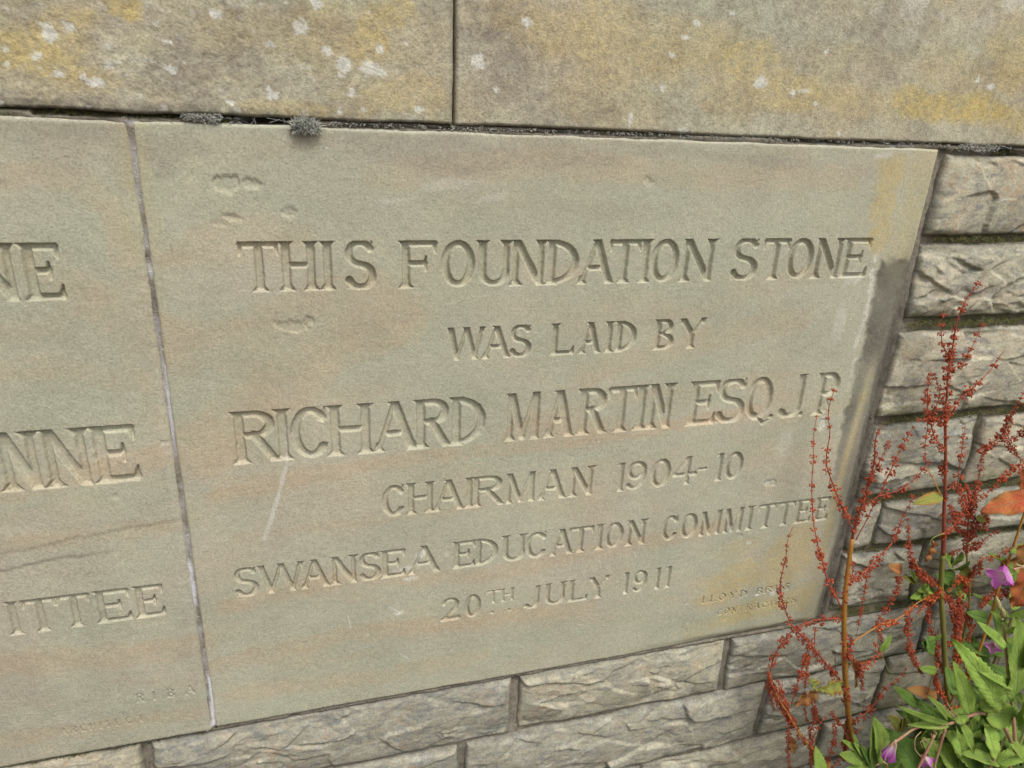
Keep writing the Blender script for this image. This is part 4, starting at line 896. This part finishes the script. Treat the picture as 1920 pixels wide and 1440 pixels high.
leaf(d1, at(1588, 1340, .07), at(1570, 1420, .065), .026, M_LBRN, (0.4, -1, .2), .5, -.1, .10, .5, wave=.15, label='drooping brown leaf')
leaf(d1, at(1596, 1236, .06), at(1614, 1294, .055), .012, M_LORA, (0.4, -1, .2), .7, .1, .10, .5, wave=.15, label='curled orange leaf')

# dock 2: lower left stem
b = at(1550, 1442, .09)
d2 = dock('thin dock leaning left from the bottom edge, left of the thick orange stem', Vector((b.x - .02, b.y - .03, 0)))
branch(d2, [(1552, 1445), (1546, 1436), (1525, 1406), (1503, 1382), (1487, 1355), (1476, 1336), (1462, 1314), (1450, 1290), (1443, 1262)], .09, .05, .0028, .0010, M_STO, .02, name='stem', ground=True)
branch(d2, [(1487, 1355), (1470, 1330), (1456, 1305), (1447, 1280), (1440, 1258)], .062, .05, .0008, .0004, M_STR, .0040)
branch(d2, [(1476, 1336), (1468, 1300), (1458, 1275)], .06, .05, .0007, .0004, M_STR, .0045)
branch(d2, [(1479, 1360), (1479, 1425), (1484, 1445)], .065, .06, .0006, .0004, M_STR, .009, size=.75)
branch(d2, [(1520, 1402), (1535, 1360), (1560, 1335)], .075, .06, .0007, .0004, M_STR, .008, size=.8)
branch(d2, [(1548, 1438), (1560, 1400), (1566, 1370), (1562, 1340)], .08, .07, .0007, .0004, M_STR, .006, size=.85)
branch(d2, [(1556, 1442), (1580, 1420), (1600, 1380), (1620, 1360)], .08, .07, .0007, .0004, M_STR, .006, size=.85)

# dock 3: tall stem to the right
b = at(1776, 1300, .05)
d3 = dock('tallest dock, its dark red stem rising up the rubble right of the inscribed slab', Vector((b.x - .02, b.y - .03, 0)))
branch(d3, [(1780, 1340), (1776, 1300), (1771, 1222), (1768, 1168), (1765, 1127), (1765, 1087), (1768, 1040)], .06, .045, .0046, .0036, M_STG, 0, name='stem', n=8, ground=True)
branch(d3, [(1768, 1040), (1770, 998), (1770, 962), (1772, 917), (1773, 840), (1772, 785)], .045, .04, .0035, .0018, M_STR, .03, name='stem', n=7)
branch(d3, [(1772, 785), (1775, 743), (1778, 694), (1787, 646), (1794, 604), (1808, 569), (1825, 542), (1843, 524)], .04, .035, .0016, .0004, M_STR, .0078)
branch(d3, [(1775, 774), (1805, 743), (1829, 722), (1857, 694), (1870, 674), (1883, 658)], .04, .035, .0010, .0004, M_STR, .0085)
branch(d3, [(1780, 692), (1805, 682), (1815, 663), (1825, 646), (1836, 621), (1844, 604)], .04, .03, .0008, .0003, M_STR, .0095)
branch(d3, [(1782, 668), (1768, 648), (1765, 621), (1767, 600), (1771, 573)], .04, .035, .0008, .0003, M_STR, .010)
branch(d3, [(1768, 840), (1754, 823), (1745, 795), (1739, 764), (1740, 726), (1745, 694)], .04, .03, .0010, .0004, M_STR, .0062)
branch(d3, [(1745, 788), (1761, 743), (1756, 715), (1750, 700)], .04, .03, .0008, .0004, M_STR, .0065)
branch(d3, [(1772, 800), (1755, 785), (1735, 786), (1716, 788)], .04, .04, .0008, .0004, M_STR, .0050)
branch(d3, [(1735, 868), (1735, 830), (1740, 795)], .04, .035, .0007, .0004, M_STR, .0095)
branch(d3, [(1766, 932), (1745, 889), (1738, 875)], .045, .04, .0009, .0005, M_STO, .02, skip=2)
branch(d3, [(1774, 920), (1794, 905), (1798, 882), (1804, 840), (1810, 795)], .045, .035, .0008, .0003, M_STR, .0085, skip=1)
branch(d3, [(1772, 860), (1766, 885), (1768, 905)], .04, .035, .0006, .0003, M_STR, .007, size=.8)
branch(d3, [(1760, 1090), (1752, 1092), (1737, 1083), (1718, 1063), (1706, 1035), (1704, 1004), (1702, 973)], .045, .03, .0010, .0004, M_STR, .0042)
branch(d3, [(1768, 1000), (1788, 985), (1800, 965), (1812, 940)], .045, .04, .0010, .0005, M_STR, .0050)
branch(d3, [(1766, 1100), (1754, 1117), (1735, 1129), (1722, 1150)], .05, .05, .0010, .0005, M_STR, .0040, M_SEEDO)
branch(d3, [(1741, 1124), (1741, 1144), (1743, 1167), (1748, 1200)], .045, .045, .0007, .0004, M_STR, .0058, size=.85)
branch(d3, [(1766, 1110), (1785, 1130), (1792, 1165), (1790, 1200)], .05, .05, .0010, .0005, M_STR, .0042)
branch(d3, [(1770, 1215), (1790, 1195), (1800, 1160), (1797, 1120)], .05, .05, .0010, .0005, M_STR, .0042)
branch(d3, [(1772, 1260), (1790, 1245), (1797, 1220), (1800, 1190)], .05, .05, .0010, .0005, M_STR, .0040, M_SEEDO)
branch(d3, [(1772, 1250), (1758, 1235), (1755, 1205), (1760, 1180)], .05, .05, .0010, .0005, M_STR, .0045)
branch(d3, [(1776, 1310), (1760, 1290), (1755, 1265), (1758, 1240)], .055, .05, .0010, .0005, M_STR, .0042, M_SEEDO)
branch(d3, [(1778, 1315), (1795, 1290), (1800, 1265)], .055, .05, .0010, .0005, M_STR, .0045)
branch(d3, [(1776, 1325), (1795, 1330), (1800, 1350)], .06, .06, .0010, .0005, M_STR, .005, M_SEEDO)
leaf(d3, at(1766, 930, .045), at(1716, 943, .05), .017, M_LYEL, (0, -.8, 1), .3, .1, .15, .5, label='green and red leaf beside the stem')
leaf(d3, at(1757, 1306, .06), at(1704, 1290, .05), .020, M_LORA, (0, -.6, 1), .3, .1, .06, .5, label='orange leaf low on the stem')
branch(d3, [(1770, 1000), (1748, 1010), (1740, 1030), (1732, 1048)], .05, .05, .0010, .0004, M_STG, 0)
leaf(d3, at(1752, 1015, .05), at(1728, 1048, .05), .016, M_LORA, (0.4, -1, .2), .6, -.2, .2, .5, wave=.2, label='withered orange brown leaf')

# dock 4: behind, at the right edge
b = at(1860, 1200, .03)
d4 = dock('bushy dock at the right edge with a large red leaf and many crowded branches', Vector((b.x - .02, b.y - .03, 0)))
branch(d4, [(1803, 1230), (1806, 1200), (1812, 1160), (1818, 1129), (1816, 1080), (1813, 1040), (1815, 985), (1820, 950)], .03, .03, .0030, .0012, M_STG, 0, name='stem', ground=True)
branch(d4, [(1850, 1180), (1870, 1110), (1893, 1046), (1914, 983), (1935, 920)], .05, .05, .0026, .0018, M_STO, 0, name='stem', ground=True)
branch(d4, [(1820, 950), (1822, 934), (1836, 892), (1843, 847)], .03, .03, .0008, .0004, M_STR, .008)
branch(d4, [(1935, 920), (1928, 800), (1925, 740)], .05, .05, .0016, .0008, M_STR, .010)
branch(d4, [(1836, 847), (1857, 833), (1881, 812), (1895, 778), (1907, 758), (1920, 735)], .03, .035, .0008, .0004, M_STR, .0055)
branch(d4, [(1881, 812), (1905, 850), (1922, 868)], .035, .04, .0008, .0004, M_STR, .0060)
branch(d4, [(1925, 800), (1912, 815), (1895, 825)], .045, .04, .0008, .0004, M_STR, .006)
branch(d4, [(1930, 865), (1891, 885), (1864, 913), (1839, 934)], .045, .04, .0009, .0004, M_STR, .0045)
for pts in ([(1820, 985), (1800, 975), (1788, 960), (1780, 945)], [(1818, 970), (1806, 945), (1800, 920), (1797, 905)], [(1818, 960), (1815, 930), (1810, 905)], [(1820, 965), (1828, 935), (1830, 910)], [(1820, 985), (1838, 965), (1850, 950)], [(1815, 1000), (1795, 990), (1780, 975)], [(1815, 1010), (1830, 985), (1836, 970)],
            [(1813, 1000), (1812, 1020), (1810, 1042)], [(1781, 1037), (1810, 1027), (1837, 1019), (1860, 1000), (1875, 995)], [(1842, 990), (1850, 975), (1845, 960)]):
    branch(d4, pts, .035, .04, .0007, .0004, M_STR, .0052)
branch(d4, [(1915, 1023), (1885, 1031), (1868, 1044), (1841, 1046)], .06, .06, .0007, .0004, M_STR, .0080, M_SEEDO)
for pts in ([(1816, 1090), (1800, 1081), (1793, 1092), (1780, 1106)], [(1818, 1080), (1835, 1065), (1838, 1045)], [(1818, 1100), (1805, 1110), (1795, 1125)], [(1816, 1130), (1800, 1140), (1795, 1160), (1805, 1185)], [(1812, 1150), (1822, 1175), (1815, 1200)], [(1870, 1110), (1850, 1120), (1838, 1140)], [(1806, 1230), (1815, 1250), (1812, 1275)], [(1895, 1046), (1880, 1060), (1885, 1085)], [(1870, 1118), (1905, 1100), (1925, 1090)]):
    branch(d4, pts, .04, .045, .0008, .0004, M_STR, .0045, M_SEEDO if rnd.random() < .5 else M_SEED)
leaf(d4, at(1935, 935, .08), at(1846, 955, .07), .034, M_LRED, (0, -.8, 1), .35, .15, .04, .5, wave=.12, label='large orange red leaf')
leaf(d4, at(1932, 1010, .09), at(1905, 1075, .09), .030, M_LORA, (-.3, -1, .5), .3, .1, .05, .5, wave=.1, label='orange leaf')
leaf(d4, at(1935, 1060, .12), at(1905, 1145, .12), .042, M_LRED, (-.4, -1, .5), .3, .1, .04, .5, wave=.1, label='large red leaf at the edge')
leaf(d4, at(1918, 880, .07), at(1925, 935, .07), .02, M_LRED, (-.4, -1, .5), .3, .1, .04, .5, wave=.1)
leaf(d4, at(1850, 1160, .05), at(1820, 1150, .05), .02, M_LEAFD, (0, -1, .5))
leaf(d4, at(1830, 970, .04), at(1852, 978, .05), .010, M_LYEL, (0, -1, .5))

# small leafy weed rooted in the joint behind the docks
b = at(1790, 1090, .0)
wd = empty('nettle_like_weed', (b.x, -.01, b.z), 'small green leafy weed growing against the wall behind the tallest dock', 'weed')
branch(wd, [(1800, 1140), (1795, 1110), (1788, 1080), (1786, 1055)], .0, .03, .0013, .0008, M_STG, 0, name='stem')
branch(wd, [(1795, 1120), (1760, 1110), (1738, 1100), (1718, 1092), (1695, 1075)], .0, .03, .0010, .0006, M_STG, 0, name='stem')
for (bx, by, tx, ty, w_, mt) in ((1788, 1068, 1820, 1055, .026, 1), (1786, 1062, 1778, 1040, .020, 0), (1786, 1060, 1806, 1038, .022, 0), (1790, 1085, 1762, 1080, .026, 1), (1792, 1092, 1816, 1100, .022, 0), (1795, 1108, 1808, 1125, .018, 0), (1770, 1112, 1762, 1094, .018, 1), (1748, 1103, 1735, 1118, .018, 0), (1745, 1106, 1712, 1122, .018, 0),
                                 (1720, 1092, 1698, 1082, .010, 2), (1718, 1092, 1712, 1072, .012, 0), (1690, 1070, 1672, 1062, .016, 3), (1775, 1090, 1780, 1112, .016, 1), (1740, 1100, 1725, 1108, .014, 0), (1800, 1070, 1825, 1078, .018, 2), (1795, 1130, 1812, 1120, .014, 2)):
    leaf(wd, at(bx, by, .022), at(tx, ty, .04), w_, (M_LEAF, M_LEAFD, M_LYEL, M_LORA)[mt], (rnd.uniform(-.4, .4), -1, .6), .25, .1, .16, .45, n=7)
wd['label'] = 'small green leafy weed growing against the wall behind the tallest dock'
# a bindweed-like strand with small separate leaves
b = at(1700, 1300, .05)
w2 = empty('thin_green_weed', (b.x, b.y, 0.0), 'thin green weed with scattered oval leaves between the two docks', 'weed')
branch(w2, [(1715, 1400), (1703, 1360), (1690, 1310), (1675, 1275), (1658, 1240), (1650, 1212), (1643, 1180)], .08, .045, .0009, .0005, M_STG, 0, name='stem', ground=True)
branch(w2, [(1730, 1330), (1742, 1290), (1752, 1240), (1750, 1200), (1753, 1165)], .06, .045, .0008, .0004, M_STG, 0, name='stem', ground=True)
for (bx, by, tx, ty, w_, mt) in ((1650, 1223, 1673, 1192, .013, 0), (1745, 1215, 1742, 1195, .024, 1), (1752, 1222, 1733, 1205, .02, 1), (1757, 1258, 1728, 1254, .014, 0), (1722, 1325, 1684, 1290, .019, 1), (1690, 1365, 1672, 1345, .022, 2), (1692, 1372, 1700, 1345, .018, 2), (1752, 1200, 1765, 1190, .01, 0)):
    leaf(w2, at(bx, by, .055), at(tx, ty, .06), w_, (M_LEAF, M_LEAFD, M_LYEL)[mt], (rnd.uniform(-.3, .3), -1, .6), .2, .1, .08, .5, n=8)

# --- willowherb
def petal(parent, base, axis_, nrm, L_, w_, notch=0.18):
    mb = MB(); axis_ = Vector(axis_).normalized(); nrm = Vector(nrm); nrm = (nrm - axis_ * nrm.dot(axis_)).normalized(); side = axis_.cross(nrm)
    nu, nv = 8, 9
    for j in range(nv + 1):
        v = j / nv; prof = (0.16 + 0.84 * v ** 0.8)
        for i in range(nu + 1):
            u = i / nu * 2 - 1
            l = v * (1 - notch * (1 - min(1, abs(u) * 2.0)) * v ** 3 - 0.22 * abs(u) ** 3 * v)
            p = Vector(base) + axis_ * L_ * l + side * (w_ / 2 * prof * u) + nrm * (L_ * (0.22 * v * v - 0.12 * v * u * u) + 0.0006 * math.sin(u * 7 + v * 5))
            mb.v.append(p); mb.uv.append(((u + 1) / 2, v))
    for j in range(nv):
        for i in range(nu):
            a = j * (nu + 1) + i; mb.f.append((a, a + 1, a + nu + 2, a + nu + 1))
    return mb.build('petal', M_PET, parent)

def flower(plant, base, d, L_, spread, w_, n=4, stalk=None):
    base = Vector(base); d = Vector(d).normalized(); mb = MB()
    mb.tube([base - d * .003, base, base + d * .003, base + d * .006], [.0012, .0019, .0022, .0014], 8)
    u = d.orthogonal().normalized(); w = d.cross(u)
    for k in range(4):                        # pointed sepals
        a = k * math.pi / 2 + .78; q = (u * math.cos(a) + w * math.sin(a)); t = q.cross(d); b_ = len(mb.v)
        mb.v += [base + q * .0018 - t * .0011, base + q * .0018 + t * .0011, base + d * .005 + q * .0045 + t * .0008, base + d * .005 + q * .0045 - t * .0008, base + d * .011 + q * (.005 + .004 * spread)]
        mb.f += [(b_, b_ + 1, b_ + 2, b_ + 3), (b_ + 3, b_ + 2, b_ + 4)]
    f = mb.build('flower', M_POD, plant)
    for k in range(n):
        a = k * 2 * math.pi / n; q = (u * math.cos(a) + w * math.sin(a))
        petal(f, base + d * .002 + q * .001, d + q * spread, -q + d * 0.2, L_, w_)
    return f

b = at(1870, 1440, .30)
wh = empty('willowherb_plant', (b.x, b.y - .02, 0.0), 'large green willowherb with toothed leaves and pink flowers in the bottom right corner', 'weed', 'willowherbs at the foot of the wall')
Dp = .26
branch(wh, [(1925, 1450), (1905, 1410), (1880, 1360), (1850, 1340), (1828, 1339), (1800, 1350), (1778, 1358)], .25, Dp, .0030, .0018, M_WST, 0, name='stem', n=8, ground=True)
branch(wh, [(1905, 1410), (1898, 1330), (1890, 1260), (1885, 1210), (1882, 1175), (1878, 1158)], .25, Dp - .02, .0024, .0014, M_WST, 0, name='stem', n=8)
branch(wh, [(1945, 1300), (1935, 1150), (1925, 1075), (1905, 1058)], .24, .24, .0020, .0012, M_WST, 0, name='stem', n=6, ground=True)
LV = [  # base, tip, width in px-ish metres, extra distance, material
 ((1819, 1338), (1800, 1250), .021, 0), ((1872, 1320), (1817, 1218), .028, 0), ((1902, 1308), (1925, 1168), .046, 0), ((1886, 1213), (1838, 1166), .013, 0), ((1780, 1369), (1805, 1420), .010, 0), ((1803, 1362), (1834, 1418), .017, 0), ((1848, 1362), (1875, 1428), .024, 0),
 ((1862, 1340), (1925, 1418), .036, 1), ((1777, 1357), (1706, 1344), .0085, 0), ((1779, 1360), (1708, 1359), .0095, 0), ((1776, 1347), (1762, 1313), .0095, 0), ((1790, 1350), (1816, 1343), .012, 0), ((1822, 1375), (1846, 1352), .018, 1), ((1795, 1400), (1870, 1440), .050, 1), ((1830, 1440), (1800, 1380), .040, 1),
 ((1840, 1330), (1888, 1300), .026, 0), ((1850, 1345), (1915, 1335), .030, 0), ((1870, 1390), (1925, 1380), .034, 1), ((1885, 1440), (1880, 1370), .036, 1), ((1905, 1345), (1935, 1310), .03, 0), ((1880, 1165), (1898, 1148), .006, 0), ((1880, 1170), (1860, 1145), .006, 0), ((1884, 1185), (1910, 1178), .007, 0), ((1765, 1362), (1762, 1388), .008, 0), ((1793, 1364), (1800, 1385), .010, 0),
 ((1895, 1270), (1866, 1250), .014, 1), ((1899, 1290), (1862, 1262), .012, 0), ((1890, 1425), (1850, 1395), .03, 1), ((1910, 1425), (1945, 1360), .04, 1), ((1868, 1345), (1835, 1300), .018, 1), ((1760, 1445), (1745, 1390), .034, 1), ((1726, 1455), (1690, 1378), .040, 1), ((1800, 1450), (1770, 1395), .036, 1), ((1865, 1455), (1845, 1400), .04, 1), ((1925, 1250), (1945, 1180), .03, 0), ((1893, 1232), (1915, 1205), .016, 1)]
for k, (b_, t_, w_, back) in enumerate(LV):
    o0 = Dp - .05 * back
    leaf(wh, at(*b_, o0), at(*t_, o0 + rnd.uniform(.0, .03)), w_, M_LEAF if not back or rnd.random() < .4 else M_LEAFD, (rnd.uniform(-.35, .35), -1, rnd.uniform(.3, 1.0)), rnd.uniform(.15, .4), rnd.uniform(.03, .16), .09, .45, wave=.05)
for k in range(46):      # the leafy mass round the stems
    px = rnd.uniform(1690, 1935); py = rnd.uniform(1330 if px < 1850 else 1190, 1450)
    if py < 1330 + (1850 - px) * .35: continue
    o0 = Dp - rnd.uniform(.05, .16); an = rnd.uniform(-2.6, -.5); ln = rnd.uniform(50, 95)
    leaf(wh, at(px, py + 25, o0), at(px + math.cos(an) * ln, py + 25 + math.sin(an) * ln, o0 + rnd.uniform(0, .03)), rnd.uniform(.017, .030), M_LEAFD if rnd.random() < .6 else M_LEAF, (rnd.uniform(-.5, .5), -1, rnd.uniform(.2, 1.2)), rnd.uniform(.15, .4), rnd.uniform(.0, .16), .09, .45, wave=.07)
# seed pods and flower stalks
for pts, r_ in (([(1773, 1366), (1765, 1392), (1753, 1435), (1750, 1460)], .0016), ([(1752, 1378), (1738, 1408), (1722, 1440), (1716, 1456)], .0019), ([(1777, 1357), (1765, 1362), (1753, 1368)], .0014), ([(1790, 1345), (1780, 1335), (1770, 1323)], .0008), ([(1795, 1343), (1785, 1332), (1776, 1318)], .0008), ([(1727, 1372), (1716, 1385), (1716, 1405), (1728, 1420)], .0007), ([(1735, 1385), (1726, 1392), (1730, 1402)], .0005), ([(1745, 1375), (1752, 1395), (1757, 1402)], .0005)):
    branch(wh, pts, Dp, Dp + .005, r_, r_ * .8, M_POD, 0, name='seed_pod', n=7)
branch(wh, [(1778, 1357), (1753, 1361), (1735, 1361), (1713, 1367), (1697, 1378), (1679, 1391)], Dp, Dp, .0013, .0016, M_POD, 0, name='flower_stalk', n=7)
branch(wh, [(1930, 1056), (1917, 1062), (1900, 1068)], .24, .24, .0012, .0014, M_POD, 0, name='flower_stalk', n=7)
flower(wh, at(1678, 1391, Dp), at(1660, 1430, Dp) - at(1678, 1391, Dp), .027, .24, .017)
flower(wh, at(1730, 1418, Dp), at(1748, 1440, Dp) - at(1730, 1418, Dp), .024, .35, .015)
flower(wh, at(1895, 1077, .24), at(1860, 1085, .245) - at(1895, 1077, .24), .026, .65, .024)
flower(wh, at(1862, 1208, .20), at(1862, 1222, .22) - at(1862, 1208, .20), .017, .6, .016)
for (p0, p1, r_) in (((1874, 1143), (1868, 1118), .0032), ((1882, 1158), (1878, 1138), .0036), ((1756, 1378), (1750, 1368), .0018), ((1738, 1392), (1733, 1384), .002)):
    a = at(*p0, Dp - .02); c_ = at(*p1, Dp - .02); mb = MB(); mb.tube([a, a.lerp(c_, .3), a.lerp(c_, .65), c_], [r_ * .5, r_, r_ * .8, r_ * .15], 9); mb.build('bud', M_BUD, wh)

b = at(1625, 1450, .26)
wh2 = empty('willowherb_plant', (b.x, b.y - .02, 0.0), 'small willowherb tip with a folded green leaf, left of the large willowherb', 'weed', 'willowherbs at the foot of the wall')
branch(wh2, [(1660, 1460), (1636, 1436), (1622, 1424), (1606, 1406)], .24, .24, .0016, .0008, M_WST, 0, name='stem', n=6, ground=True)
for (b_, t_, w_, mt) in (((1638, 1432), (1645, 1348), .022, 0), ((1655, 1425), (1646, 1352), .026, 0), ((1612, 1410), (1582, 1388), .007, 0), ((1608, 1405), (1602, 1376), .006, 0), ((1620, 1425), (1578, 1415), .016, 0), ((1630, 1440), (1590, 1445), .022, 0), ((1625, 1432), (1615, 1460), .02, 0), ((1640, 1440), (1618, 1400), .012, 1), ((1665, 1450), (1690, 1425), .02, 1), ((1622, 1420), (1605, 1395), .008, 0)):
    leaf(wh2, at(*b_, .24), at(*t_, .25), w_, (M_LEAF, M_LEAFD)[mt], (rnd.uniform(-.3, .3), -1, .6), .3, .06, .09, .5)

# more of the same weeds growing on to the right and below the view
rs = random.Random(77)
for i, (x, y, h, lab) in enumerate(((1.32, -.22, 1.12, 'tall green willowherb beyond the red leaf at the right edge'), (1.16, -.36, .80, 'broad leafed willowherb rising at the right edge, nearest the viewer'), (1.02, -.24, .62, 'low green willowherb below the pink flower bell'), (1.50, -.14, 1.0, 'green willowherb close against the rubble at the far right'), (.78, -.20, .55, 'short willowherb under the orange stem'), (1.33, -.07, 1.0, 'willowherb rooted at the wall behind the bushy dock'), (1.46, -.10, 1.16, 'leafy willowherb past the last rubble stone in view'), (1.22, -.06, .78, 'shaded willowherb low down behind the bushy dock'), (1.10, -.10, .56, 'shaded willowherb low down behind the tallest dock'))):
    p = empty('willowherb_plant', (x, y, 0.0), lab, 'weed', 'willowherbs at the foot of the wall')
    line = smooth_line([(x, y, 0), (x + rs.uniform(-.02, .02), y, h * .35), (x + rs.uniform(-.03, .03), y + rs.uniform(-.02, .02), h * .7), (x + rs.uniform(-.03, .03), y, h)], 5)
    mb = MB(); mb.tube(line, [.004 * (1 - .6 * k / (len(line) - 1)) for k in range(len(line))], 7); mb.build('stem', M_WST, p)
    z = .08; k = 0
    while z < h:
        f = z / h; q = Vector((x, y, z)); L_ = (.11 - .05 * f) * rs.uniform(.8, 1.15)
        for sgn in (0, 1):
            an = k * 1.4 + sgn * math.pi + rs.uniform(-.3, .3); d = Vector((math.cos(an), math.sin(an) * .8, rs.uniform(.2, .6))).normalized()
            leaf(p, q, q + d * L_, L_ * .30, M_LEAF if rs.random() < .6 else M_LEAFD, (0, -.2, 1), .2, .14, .09, .45)
        z += rs.uniform(.035, .055); k += 1
# small spider-thread mark under the coping is part of the cobweb; nothing else hangs in front of the wall
